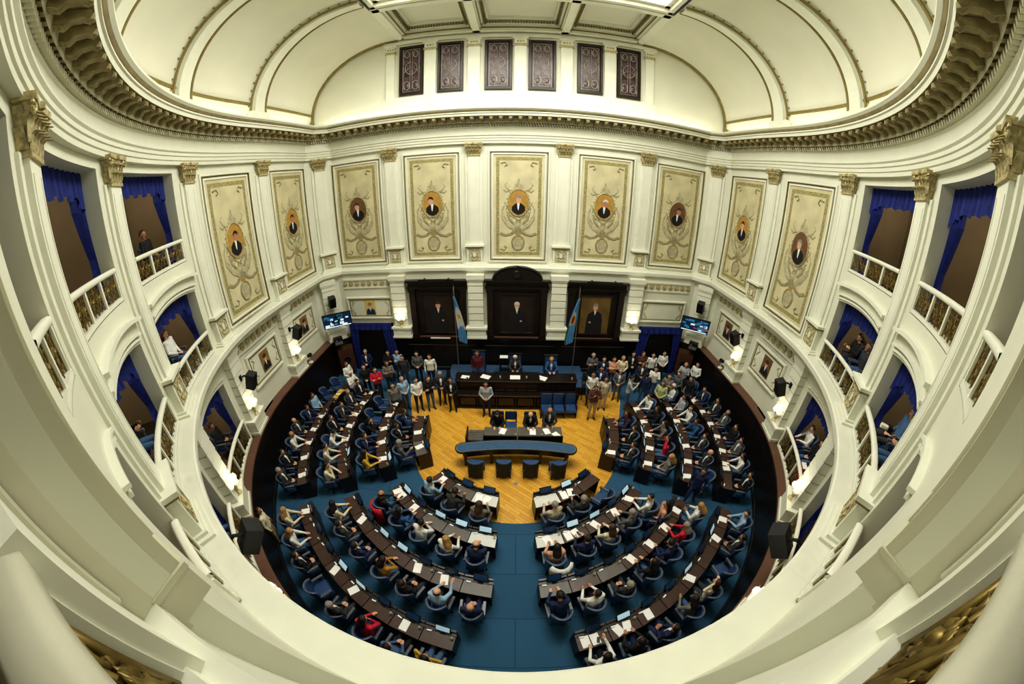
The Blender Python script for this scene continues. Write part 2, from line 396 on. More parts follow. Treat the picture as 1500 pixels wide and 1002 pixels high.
for a, b in ((-4.99, -2.14), (-1.66, 1.66), (2.14, 4.99)):
    mb = MB(); y0, y1 = 12.36, 15.05
    for q, zz in ((0, .3), (.22, .42)):
        for r_ in ((a + q, b - q, y0 + q, y0 + q + .07), (a + q, b - q, y1 - q - .07, y1 - q), (a + q, a + q + .07, y0 + q, y1 - q), (b - q - .07, b - q, y0 + q, y1 - q)):
            mb.box(*r_, CZ_ + zz - .02, CZ_ + .55, 0)
    n = int((b - a - .4) / .12)
    for i in range(n): mb.box(a + .2 + i * .12, a + .26 + i * .12, y1 - .2, y1 - .12, CZ_ + .26, CZ_ + .36, 1)
    for i in range(20): [mb.box(xx - .04, xx + .04, y0 + .25 + i * .13, y0 + .31 + i * .13, CZ_ + .26, CZ_ + .36, 1) for xx in (a + .16, b - .16)]
    struct('trim_%d' % bi, mb, [IVORY, LINE]); bi += 1
mb = MB()
for q, z0 in ((0, 0.), (.17, .16)):
    for r_ in ((-lx + q, lx - q, ly0 + q, ly0 + q + .16), (-lx + q, lx - q, ly1 - q - .16, ly1 - q), (-lx + q, -lx + q + .16, ly0 + q, ly1 - q), (lx - q - .16, lx - q, ly0 + q, ly1 - q)):
        mb.box(*r_, CZ_ + z0, CZ_ + .5, 0)
struct('trim_%d' % bi, mb, IVORY); bi += 1
wl = tag(link('window_7', None), kind='structure')
mb = MB(); mb.face([(-lx + .3, ly0 + .3, CZ_ + .4), (lx - .3, ly0 + .3, CZ_ + .4), (lx - .3, ly1 - .3, CZ_ + .4), (-lx + .3, ly1 - .3, CZ_ + .4)]); mb.obj('laylight_pane', SKYL, wl)
mb = MB()
for i in range(1, 8): x = -lx + .5 + (2 * lx - 1) * i / 8; mb.box(x - .03, x + .03, ly0 + .5, ly1 - .5, CZ_ + .33, CZ_ + .39)
for i in range(1, 5): y = ly0 + .5 + (ly1 - ly0 - 1) * i / 5; mb.box(-lx + .5, lx - .5, y - .03, y + .03, CZ_ + .33, CZ_ + .39)
mb.obj('glazing_bars', GILT, wl)
# lamps hidden on top of the cornice
def cove_lamp(name, pts, label):
    mb = MB(); mb.tube([(x, y, 12.70) for x, y in pts], .045, 6); tag(mb.obj(name, COVE), label, 'cove light')
up = upath(.12, W, YB - .3); half = len(up) // 2
cove_lamp('cove_light', up[:half - 12], 'glowing strip light along the cornice, left wall')
cove_lamp('cove_light', up[half + 12:], 'glowing strip light along the cornice, right wall')
cove_lamp('cove_light', [(x, YB - .35) for x in (-9, -4, 0, 4, 9)], 'glowing strip light along the cornice under the stained windows')
# ================================================================== WALL ORDER: pilasters, painted panels, boxes
def capital_mesh(w=.56, d=.14, h=.56):
    mb = MB()
    mb.grid([[(-w * .46, 0, 0), (-w * .46, d, 0), (w * .46, d, 0), (w * .46, 0, 0)], [(-w * .5, 0, h * .5), (-w * .5, d * 1.1, h * .5), (w * .5, d * 1.1, h * .5), (w * .5, 0, h * .5)], [(-w * .6, 0, h * .86), (-w * .6, d * 1.6, h * .86), (w * .6, d * 1.6, h * .86), (w * .6, 0, h * .86)]], 0, True, True)
    mb.box(-w * .5, w * .5, 0, d + .03, -.03, .03, 0)
    mb.prism([(-w * .72, 0), (-w * .68, d * 2.0), (0, d * 1.7), (w * .68, d * 2.0), (w * .72, 0)], h * .86, h, 0)
    def leaf(x, z0, hh, ww, y0, lean=0.):
        rows = []
        for i in range(7):
            u = i / 6; q = ww * (.6 + .5 * math.sin(PI * min(1, u * .9))) * (1 if u < .8 else .75); y = y0 + .02 + .03 * u + (.09 if u > .7 else 0) * (u - .7) / .3 * 1.3
            z = z0 + hh * (u if u < .85 else .85 - (u - .85) * .7)
            rows.append([(x + lean * u - q, y - .015, z), (x + lean * u - q * .4, y + .02, z), (x + lean * u, y + .0, z), (x + lean * u + q * .4, y + .02, z), (x + lean * u + q, y - .015, z)])
        mb.grid(rows, 0)
    for x in (-.2, -.067, .067, .2): leaf(x, .02, h * .42, .07, d)
    for x in (-.27, -.135, 0, .135, .27): leaf(x, .1, h * .62, .062, d)
    for sx in (-1, 1):
        sp = [(sx * (w * .56 + .02 - .085 * math.cos(a) * (1 - a / 11)), d * 1.45 + .03, h * .74 + .085 * math.sin(a) * (1 - a / 11)) for a in [i * .55 for i in range(16)]]
        mb.tube([(sx * .05, d * 1.2, h * .45), (sx * .16, d * 1.35, h * .72)] + sp, .026, 6)
        mb.tube([(sx * .02, d * 1.2, h * .55), (sx * .05, d * 1.4, h * .74), (sx * .1, d * 1.45, h * .78), (sx * .09, d * 1.45, h * .7)], .02, 5)
        for zz, q in ((.05, .2), (.22, .24)):     # side leaves
            rows = [[(sx * (w * .46 + .02 + (.07 if u > .7 else .02 * u)), d * .5 + yy * (1 - .3 * u), zz + q * u) for yy in (-.07, 0, .07)] for u in (0, .3, .6, .85, 1)]
            mb.grid(rows, 0)
    mb.ball((0, d * 1.75, h * .93), .06, 6)
    return mb.mesh('capital', [GILT], False)
CAPM = capital_mesh()
def shaft_mesh(w, d, z0, z1, strip=1):
    mb = MB(); mb.box(-w / 2, w / 2, 0, d, z0, z1)
    if strip: mb.box(-w / 2 - .13, w / 2 + .13, 0, d * .45, z0, z1)
    for x in (-w / 2 + .06, w / 2 - .09): mb.box(x, x + .03, d, d + .012, z0 + .25, z1 - .2)
    return mb.mesh('shaft', [IVORY])
SHAFT = shaft_mesh(.5, .13, 6.5, 10.6); SHAFT2 = shaft_mesh(.5, .06, 8.3, 10.6, 0)
def pedestal_mesh():
    mb = MB(); mb.box(-.36, .36, 0, .2, 5.55, 6.42, 0); mb.box(-.44, .44, 0, .3, 6.42, 6.5, 0); mb.box(-.4, .4, 0, .26, 6.36, 6.42, 1); mb.box(-.42, .42, 0, .26, 5.54, 5.66, 0); mb.box(-.5, .5, 0, .34, LEDGE, 5.6, 0)
    return mb.mesh('pedestal', [IVORY, LINE])
PED = pedestal_mesh()
def scroll_mesh():
    mb = MB(); mb.box(-.25, .25, .2, .205, 5.76, 6.3, 1); mb.frame(-.27, .27, 5.74, 6.32, .035, .2, .225)
    mb.ring((0, 6.06), .1, .14, .225, .02, 16); mb.disc((0, 6.06), .085, .12, .2, .225, 14, 2)
    for s in (-1, 1):
        mb.tube([(s * .02, .22, 5.8), (s * .14, .22, 5.84), (s * .18, .22, 5.94), (s * .1, .22, 5.98), (s * .09, .22, 5.92)], .018, 5)
        mb.tube([(s * .03, .22, 6.24), (s * .13, .22, 6.27), (s * .2, .22, 6.2), (s * .17, .22, 6.1), (s * .12, .22, 6.13)], .018, 5)
    return mb.mesh('scroll_ornament', [GILT, STONE, IVORY])
SCRM = scroll_mesh()
def pilaster(M, label, near=False):
    e = empty('pilaster', M, label, 'pilaster', None)
    sf = link('shaft', SHAFT2 if near else SHAFT, e)
    if near: sf.material_slots[0].link = 'OBJECT'; sf.material_slots[0].material = NEARSHADE
    link('capital', CAPM, e, Matrix.Translation((0, 0, 10.58)))
    if not near:
        p = link('pedestal', PED, e); link('scroll_ornament', SCRM, p)
    else:
        mb = MB(); mb.box(-.26, .26, -.12, .07, 8.24, 8.42); mb.box(-.265, .265, -.12, .075, 8.4, 8.43); mb.obj('plinth', NEARSHADE, e)
SIDE = {-1: 'left', 1: 'right'}
for s in (-1, 1):
    pilaster(arc(s * 9.05, W), 'nearest cream pilaster with gilt capital flanking the middle gallery bay, %s side' % SIDE[s], True)
    for t, nm in ((29.8, 'nearest full-height'), (52.2, 'second full-height'), (74.3, 'third full-height')):
        pilaster(arc(s * t, W), '%s cream pilaster with gilt capital between the boxes, %s wall' % (nm, SIDE[s]))
    pilaster(fr(s * W, 11.24, -s, 0), 'cream pilaster with gilt capital between two painted panels, %s wall' % SIDE[s])
    q = .707; pilaster(fr(s * (W - .475), YB - .475, -s * q, -q), 'cream pilaster with gilt capital set across the %s back corner' % SIDE[s])
    pilaster(fr(s * 5.82, YB, 0, -1), 'outer cream pilaster with gilt capital on the back wall, %s' % SIDE[s])
    pilaster(fr(s * 1.98, YB, 0, -1), 'inner cream pilaster beside the middle painted panel, %s' % SIDE[s])

# ---- painted panels
def panel_meshes():
    fm = MB(); fm.frame(-1.36, 1.36, 5.66, 10.82, .1, 0, .07, 0); fm.frame(-1.2, 1.2, 5.8, 10.68, .09, 0, .05, 0); fm.frame(-1.27, 1.27, 5.74, 10.74, .03, .0, .075, 1)
    cm = MB(); cm.box(-1.1, 1.1, 0, .012, 5.88, 10.6, 0)
    bm_ = MB()
    for x0, x1, z0, z1 in ((-1.0, -.86, 6.0, 10.48), (.86, 1.0, 6.0, 10.48), (-.86, .86, 10.34, 10.48), (-.86, .86, 6.0, 6.14)): bm_.box(x0, x1, .012, .018, z0, z1)
    for s in (-1, 1):
        for i in range(30): bm_.ball((s * .93 + .03 * math.sin(i * 2.2), .018, 6.15 + i * .142), .05, 4, 1, (1, .25, 1.2))
        for zc, sz in ((10.2, -1), (6.28, 1)):
            bm_.tube([(s * .8, .022, zc), (s * .6, .022, zc - sz * .05), (s * .52, .022, zc + sz * .08), (s * .62, .022, zc + sz * .14)], .03, 4, 1)
    om = MB()      # grisaille ornaments
    def rib_(pts, r, mi=0, r1=None): om.tube([(x, .024, z) for x, z in pts], r, 5, mi, r1)
    for s in (-1, 1):
        rib_([(s * .1, 9.02), (s * .3, 8.98), (s * .5, 9.05), (s * .62, 9.22), (s * .52, 9.32)], .06, 0, .02)
        rib_([(s * .34, 9.0), (s * .56, 8.9), (s * .68, 9.0)], .045, 1, .02)
        rib_([(s * .05, 7.6), (s * .3, 7.9), (s * .5, 8.2), (s * .62, 8.45)], .035, 1, .02)          # crossed staves
        rib_([(-s * .12, 7.55), (s * .25, 7.75), (s * .55, 8.0)], .03, 1, .02)
        rib_([(s * .15, 7.2), (s * .45, 7.35), (s * .7, 7.7), (s * .72, 8.1), (s * .62, 8.3)], .11, 0, .03)   # wing
        rib_([(s * .2, 7.3), (s * .5, 7.5), (s * .62, 7.8)], .09, 0, .03); rib_([(s * .2, 7.45), (s * .42, 7.65), (s * .5, 7.9)], .07, 1, .03)
        rib_([(s * .12, 7.15), (s * .35, 6.96), (s * .6, 6.9), (s * .84, 7.0)], .08, 1, .05)     # swag
        rib_([(s * .2, 6.35), (s * .3, 6.6), (s * .22, 6.82)], .035, 1, .02)
    for i in range(26):
        g = 2 * PI * i / 26; om.ball((.5 * math.cos(g), .024, 8.42 + .66 * math.sin(g)), .055, 5, i % 2, (1, .4, 1))
    for s in (-1, 1):
        for i in range(9): om.ball((s * (.2 + .07 * i), .024, 7.02 - .1 * math.sin(PI * i / 8)), .06, 5, 1, (1, .4, 1))
        for i in range(5): om.ball((s * (.3 + .08 * i), .024, 7.62 + .17 * i), .09 - .01 * i, 5, i % 2, (.8, .3, 1.5))
    om.disc((0, 7.3), .3, .26, .02, .03, 16, 0); om.disc((0, 7.1), .18, .2, .02, .034, 14, 1)
    rib_([(-.2, 9.05), (-.14, 9.22), (-.05, 9.3), (0, 9.42), (.05, 9.3), (.14, 9.22), (.2, 9.05)], .06, 0)
    om.disc((0, 9.15), .17, .14, .02, .03, 14, 0); om.ball((0, .03, 9.46), .05, 5, 1, (1, .4, 1))
    om.v = [(x, .012 + (y - .012) * .3, z) for x, y, z in om.v]
    lm = MB(); lm.disc((0, 6.58), .25, .32, .02, .03, 18, 0); lm.ring((0, 6.58), .27, .34, .03, .03, 18, 1); lm.disc((0, 6.93), .1, .08, .02, .034, 10, 2)
    return fm.mesh('moulded_frame', [IVORY, LINE]), cm.mesh('canvas', [CANVAS]), bm_.mesh('garland_border', [CANVB, CANVD]), om.mesh('grey_ornament', [CANVG, CANVD]), lm.mesh('cartouche', [CANVG, CANVD, CLOTH['mustard']])
PF = panel_meshes()
def medallion(name, e, z, rx, rz, bg, coat, hair, par, turn=0., y=.03):
    mb = MB(); mb.disc((0, z), rx, rz, y - .01, y, 22, 0); mb.ring((0, z), rx * 1.06, rz * 1.06, y, .026, 24, 1)
    pts = [(-.72, -.62), (-.68, -.3), (-.3, -.05), (0, .02), (.3, -.05), (.68, -.3), (.72, -.62), (.4, -.86), (0, -.97), (-.4, -.86)]
    mb.vprism([(x * rx * .95, z + v * rz * .98) for x, v in pts], y, y + .006, 2)
    mb.vprism([(-.13 * rx, z), (.16 * rx, z), (.08 * rx, z - .5 * rz), (.0, z - .6 * rz)], y, y + .009, 3)
    mb.disc((turn * rx, z + .24 * rz), rx * .27, rz * .3, y, y + .01, 14, 4)
    mb.vprism([(turn * rx + rx * .31 * math.cos(a), z + .3 * rz + rz * .29 * math.sin(a)) for a in [PI * i / 10 for i in range(11)]] + [(turn * rx - rx * .2, z + .36 * rz), (turn * rx + rx * .12, z + .42 * rz)], y, y + .013, 5)
    return mb.obj(name, [bg, GILT, coat, CLOTH['white'], SKIN2 if turn < 0 else SKIN, hair], par)
OCHRE = mat('ochre_ground', (176, 138, 66), .7, var=.15); BRN = mat('brown_ground', (108, 78, 52), .7, var=.2)
HB, HG, HW, HK = HAIRC['b'], HAIRC['g'], HAIRC['w'], HAIRC['k']
def painted(M, label, hair, turn, bg=OCHRE):
    e = empty('painted_panel', M, label, 'wall painting', None)
    for n, me in zip(('moulded_frame', 'canvas', 'garland_border', 'grey_ornament', 'cartouche'), PF):
        if n == 'moulded_frame': fo = link(n, me, e)
        else: link(n, me, e)
    medallion('oval_portrait', e, 8.42, .44, .58, bg, CLOTH['black'], hair, e, turn)
bk = [(-7.62, 'farthest left', HB, .1, BRN), (-3.9, 'second from left', HK, .15, OCHRE), (0, 'middle', HG, 0, OCHRE), (3.9, 'second from right', HW, -.1, OCHRE), (7.62, 'farthest right', HB, -.12, BRN)]
for x, nm, h_, tn, bg in bk: painted(fr(x, YB, 0, -1), 'tall painted panel with oval portrait and garland border, %s on the back wall' % nm, h_, tn, bg)
for s in (-1, 1):
    painted(fr(s * (W - .1), 9.2, -s * .997, .078), 'tall painted panel with oval portrait next to the upper boxes, %s wall' % SIDE[s], HK if s < 0 else HG, .1 * s, OCHRE if s < 0 else BRN)
    painted(fr(s * W, 12.98, -s, 0), 'tall painted panel with oval portrait beside the back corner, %s wall' % SIDE[s], HB, .05 * s, OCHRE)

# ---- boxes: railings, curtains
def brass_scroll(mb, x0, x1, z0, z1, r=.013, y=0., mi=0, r2=1.):
    nn = 8 if r > .015 else 5
    w, h = x1 - x0, z1 - z0; cx, cz = (x0 + x1) / 2, (z0 + z1) / 2
    def sp(cx_, cz_, R, a0, turns, sx=1, sz=1): return [(cx_ + sx * R * (1 - .8 * i / 14) * math.cos(a0 + turns * 2 * PI * i / 14), y, cz_ + sz * R * (1 - .8 * i / 14) * math.sin(a0 + turns * 2 * PI * i / 14)) for i in range(15)]
    R = min(w * .24, h * .25)
    for sx in (-1, 1):
        for sz in (-1, 1):
            mb.tube([(cx, y, cz)] + sp(cx + sx * w * .26, cz + sz * h * .24, R, PI, 1.3, sx, sz), r, nn, mi, r * .6 * r2)
        mb.tube([(cx + sx * w * .48, y, z0), (cx + sx * w * .36, y + .01, cz), (cx + sx * w * .48, y, z1)], r, 5, mi)
        mb.ball((cx + sx * w * .26, y, cz + h * .02), r * 2.2, 5, mi, (1, .6, 1.4))
    mb.ring((cx, cz), w * .1, h * .2, y, r * .9, 12, mi); mb.ball((cx, y, cz), r * 2.4, 6, mi)
    mb.tube([(cx, y, z0), (cx, y, z1)], r * .7, 4, mi)
def railing(th, hw, r, z0, z1, label, group=None, big=False, npan=3):
    e = empty('balcony_railing', arc(th, r, 0), label, 'railing', group); inv = e.matrix_world.inverted(); T = inv
    ts = [th - hw + 2 * hw * i / 16 for i in range(17)]
    mb = MB(); mb.T = T; a = .052 if big else .055
    mb.grid([[P(t, r + o, z) for t in ts] for o, z in ((a, z1 - .08), (a + .01, z1 - .02), (a * .6, z1), (-a * .6, z1), (-a - .01, z1 - .02), (-a, z1 - .08), (-a * .6, z1 - .1), (a * .6, z1 - .1), (a, z1 - .08))], 0)
    for t in (ts[0], ts[-1]): mb.face([P(t, r + o, z) for o, z in ((a, z1 - .08), (a * .6, z1), (-a * .6, z1), (-a, z1 - .08))])
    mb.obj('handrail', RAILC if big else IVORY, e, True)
    mb = MB(); mb.T = T; mb.grid([[P(t, r + o, z) for t in ts] for o, z in ((.05, z0), (.05, z0 + .07), (-.05, z0 + .07), (-.05, z0))], 0); mb.obj('bottom_rail', IVORY, e)
    for i in range(npan + 1):
        t = th - hw + 2 * hw * i / npan; mb = MB(); mb.T = T @ arc(t, r); mb.box(-.035, .035, -.035, .035, z0 + .05, z1 - .08); mb.obj('post', IVORY, e)
    for i in range(npan):
        t = th - hw + 2 * hw * (i + .5) / npan; mb = MB(); mb.T = T @ arc(t, r); L = rad(2 * hw / npan) * r * .5 - .05
        if big:
            m_ = 2
            for q in range(m_): brass_scroll(mb, -L + 2 * L * q / m_, -L + 2 * L * (q + 1) / m_, z0 + .09, z1 - .12, .017, 0)
            for zz in (z0 + .12, z1 - .15): mb.tube([(-L, 0, zz), (L, 0, zz)], .016, 5)
        else:
            m_ = max(1, round(2 * L / .45))
            for q in range(m_): brass_scroll(mb, -L + 2 * L * q / m_, -L + 2 * L * (q + 1) / m_, z0 + .08, z1 - .11)
        mb.obj('brass_scrollwork', BRASS, e, big)
    return e
def curtain(th, hw, r, z0, ztop, label, side, arch=None):
    """pelmet along the top and one drape gathered at one side"""
    e = empty('blue_curtain', arc(th, r, 0), label, 'curtain', None); T = e.matrix_world.inverted()
    f = arch or (lambda u: ztop)
    mb = MB(); mb.T = T; n = 48; rows0, rows1 = [], []
    for i in range(n + 1):
        u = -1 + 2 * i / n; t = th + hw * u * 1.02; wv = .03 * math.sin(i * 1.7)
        dz = .42 + .1 * abs(math.sin(i * .42)) + (.25 * (abs(u) - .7) / .3 if abs(u) > .7 else 0)
        rows0.append(P(t, r + wv, f(max(-1, min(1, u))) + .02)); rows1.append(P(t, r + wv * 1.4, f(max(-1, min(1, u))) - dz))
    mb.grid([rows0, rows1]); mb.obj('pelmet', VELVET, e)
    for sd in side:
        mb = MB(); mb.T = T; rows = []
        for k in range(15):
            zz = f(.9) - (f(.9) - z0 - .05) * k / 14; q = .42 if k < 4 else .42 - .22 * min(1, (k - 4) / 5); q = q + (.12 * (k - 10) / 4 if k > 10 else 0)
            rows.append([P(th + sd * hw * (1.02 - q * i / 16), r + .05 + .05 * math.sin(i * 1.6), zz) for i in range(17)])
        mb.grid(rows); mb.obj('drape', VELVET, e)
LV = {2: 'middle', 3: 'top', 1: 'lowest'}
for t, h in BAYS:
    s = -1 if t < 0 else 1; nm = {62.7: 'third', 41.1: 'second', 23.2: 'nearest'}[abs(t)]; sd = SIDE[s]
    railing(t, h - .1, W + .05, 8.42, 9.05, 'cream railing with brass scrollwork of the %s top-tier box, %s wall' % (nm, sd), npan=3 if h > 6 else 2)
    railing(t, h - .1, W + .0, 5.56, 6.25, 'bowed cream railing with brass scrollwork, %s middle-tier box, %s wall' % (nm, sd))
    railing(t, h - .1, RL - .1, 2.03, 2.9, 'cream railing with brass scrollwork of the %s ground box, %s wall' % (nm, sd))
    curtain(t, h, W + .32, 8.4, 10.9, 'blue velvet curtain in the %s top-tier box opening, %s wall' % (nm, sd), (s,))
    curtain(t, h, W + .32, LEDGE, 7.6, 'blue velvet curtain in the %s arched middle-tier box, %s wall' % (nm, sd), (s,), A2)
    curtain(t, h, RL + .3, 2.0, 4.4, 'blue velvet curtain in the %s arched ground box, %s wall' % (nm, sd), (s, -s), A1)
railing(0, 5.85, 10.1, 8.42, 9.05, 'large brass scrollwork railing of the middle top gallery bay, cream handrail', big=True, npan=3)
for s in (-1, 1):      # recessed panel on the pier beside the middle bay
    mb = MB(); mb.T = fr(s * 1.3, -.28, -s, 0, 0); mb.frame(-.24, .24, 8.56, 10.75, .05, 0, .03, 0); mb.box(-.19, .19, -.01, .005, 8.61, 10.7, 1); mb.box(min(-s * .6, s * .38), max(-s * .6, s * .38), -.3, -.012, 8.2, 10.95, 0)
    struct('trim_%d' % (90 + s), mb, [NEARSHADE, STONE])
    mb = MB(); mb.box(min(s * 1.0, s * 1.3), max(s * 1.0, s * 1.3), -.26, -.06, 8.3, 9.06); struct('trim_%d' % (93 + s), mb, IVORY)

# ---- lower tier: rusticated pilasters, lamps, portrait panels, rosettes
def rust_mesh(w=.72, d=.3):
    sh = MB()
    for i in range(7): z = 2.62 + i * .345; sh.box(-w / 2, w / 2, -.05, d, z, z + .3, 0, .012); sh.box(-w / 2 + .03, w / 2 - .03, -.05, d - .04, z + .29, z + .35, 1)
    cp = MB(); cp.box(-w / 2 - .05, w / 2 + .05, -.05, d + .06, 4.98, 5.2); cp.box(-w / 2 - .02, w / 2 + .02, -.05, d + .03, 4.9, 4.98)
    pl = MB(); pl.box(-.46, .46, -.05, d + .1, 2.0, 2.5); pl.box(-.52, .52, -.05, d + .15, 2.5, 2.6); pl.box(-.5, .5, -.05, d + .13, 2.0, 2.1)
    return sh.mesh('shaft', [IVORY, STONE]), cp.mesh('capital_block', [IVORY]), pl.mesh('plinth', [IVORY])
RM = rust_mesh()
def rust(M, label):
    e = empty('rusticated_pilaster', M, label, 'pilaster')
    for n, me in zip(('shaft', 'capital_block', 'plinth'), RM): link(n, me, e)
def lamp_meshes():
    a = MB(); a.lathe([(.0, 0), (.14, 0), (.1, .05), (.05, .1), (.09, .2), (.05, .3), (.0, .32)], 10)
    for i in range(5):
        g = 2 * PI * i / 5; a.tube([(0, 0, .25), (.12 * math.cos(g), .1 * math.sin(g), .34), (.2 * math.cos(g), .15 * math.sin(g), .38)], .018, 5)
    g_ = MB(); g_.ball((0, 0, .0), .105, 10)
    lf = MB()
    for i in range(7):
        g = 2 * PI * i / 7 + .3; lf.grid([[(.05 * math.cos(g), .05 * math.sin(g), .3), (.05 * math.cos(g + .5), .05 * math.sin(g + .5), .3)], [(.22 * math.cos(g), .16 * math.sin(g), .55), (.2 * math.cos(g + .3), .15 * math.sin(g + .3), .56)], [(.3 * math.cos(g), .2 * math.sin(g), .62), (.3 * math.cos(g + .05), .2 * math.sin(g + .05), .62)]])
    return a.mesh('lamp_stand', [GILT]), g_.mesh('glass_globe', [GLOW], True), lf.mesh('metal_leaves', [IVORY])
LM = lamp_meshes()
def globe_lamp(M, label):
    e = empty('globe_lamp', M, label, 'lamp'); link('lamp_stand', LM[0], e); link('metal_leaves', LM[2], e)
    for i in range(5):
        g = 2 * PI * i / 5; link('glass_globe', LM[1], e, Matrix.Translation((.2 * math.cos(g), .15 * math.sin(g), .46)))
    link('glass_globe', LM[1], e, Matrix.Translation((0, 0, .62)))
for s in (-1, 1):
    sd = SIDE[s]
    spots = [(arc(s * t, RL), nm) for t, nm in ((29.5, 'nearest the balcony'), (52.0, 'between the two arched ground boxes'), (74.3, 'before the portrait panels'))]
    spots += [(fr(s * RL, 11.1, -s, 0), 'between two portrait panels'), (fr(s * (RL - .475), YL - .475, -s * .707, -.707), 'across the back corner')]
    spots += [(fr(s * 5.72, YL, 0, -1), 'outside the flank portrait frame, back wall'), (fr(s * 1.94, YL, 0, -1), 'beside the middle portrait frame, back wall')]
    for i, (M, nm) in enumerate(spots):
        rust(M, 'cream banded pilaster %s, %s side' % (nm, sd))
        if i not in (4, 6): globe_lamp(M @ Matrix.Translation((0, .3, 2.6)), 'glowing globe cluster on the base %s, %s side' % (nm, sd))
    for (M, nm, hw, z0, z1) in ((fr(s * (RL - .1), 9.28, -s * .998, .07), 'next to the ground boxes, %s wall' % sd, 1.1, 2.95, 4.35), (fr(s * RL, 12.6, -s, 0), 'near the back corner, %s wall' % sd, .98, 2.95, 4.35), (fr(s * 7.42, YL, 0, -1), 'above the %s curtained door' % sd, 1.28, 2.92, 4.1)):
        back = 'door' in nm
        e = empty('portrait_panel', M, ('framed blank cream panel ' if back and s > 0 else 'framed cream panel with small portrait ') + nm, 'wall panel')
        mb = MB(); mb.frame(-hw, hw, z0, z1, .09, 0, .09); mb.frame(-hw + .14, hw - .14, z0 + .14, z1 - .14, .03, 0, .05, 1); mb.obj('moulded_frame', [IVORY, LINE], e)
        mb = MB(); mb.box(-hw + .1, hw - .1, 0, .012, z0 + .1, z1 - .1); mb.obj('field', CREAM, e)
        mb = MB(); zc = (z0 + z1) / 2
        for q in (-1, 1):
            mb = MB()
            for v in (-1, 1): mb.tube([(q * (hw - .3), .03, zc + v * .42), (q * (hw - .42), .03, zc + v * .3), (q * (hw - .3), .03, zc + v * .22), (q * (hw - .26), .03, zc + v * .08)], .022, 5)
            mb.obj('corner_scroll', GILT, e)
        if not (back and s > 0):
            pm = MB(); a, b = (.3, .36) if not back else (.3, .38)
            pm.box(-a, a, .012, .03, zc - b - .06, zc + b + .06, 0)
            pm.vprism([(-.26, zc - b), (-.22, zc - .12), (0, zc), (.22, zc - .12), (.26, zc - b)], .03, .036, 1)
            pm.disc((0, zc + .12), .1, .13, .03, .04, 12, 2); pm.disc((0, zc + .2), .12, .09, .03, .044, 12, 3); pm.vprism([(-.05, zc), (.05, zc), (0, zc - .2)], .03, .042, 4)
            bgm = mat('pale_yellow_ground', (206, 190, 120), .7) if back else (mat('umber_ground', (140, 108, 62), .7, var=.25) if s < 0 else BRN)
            pm.obj('small_portrait', [bgm, CLOTH['navy' if back else 'black'], SKIN, HAIRC['l' if back else 'b'], CLOTH['white']], e)
    # rosette frieze between the pilasters
    for (M, hw, nm) in ((fr(s * (RL - .1), 9.25, -s * .998, .07), 1.35, 'next to the ground boxes, %s wall'), (fr(s * RL, 12.65, -s, 0), 1.1, 'near the back corner, %s wall'), (fr(s * 7.45, YL, 0, -1), 1.2, 'above the curtained door, %s side')):
        mb = MB(); n = int(hw * 2 / .34)
        mb.box(-hw - .1, hw + .1, 0, .05, 4.98, 5.06); mb.box(-hw - .1, hw + .1, 0, .05, 4.56, 4.62)
        for i in range(n + 1):
            x = -hw + 2 * hw * i / n; mb.disc((x, 4.8), .12, .13, 0, .05, 12, 1); mb.ball((x, .06, 4.8), .05, 6, 1)
        mb.T = Matrix.Identity(4); o = mb.obj('rosette_frieze', [IVORY, GILT], None, False, M); tag(o, 'gilt rosette frieze under the ledge ' + nm % sd, 'frieze')

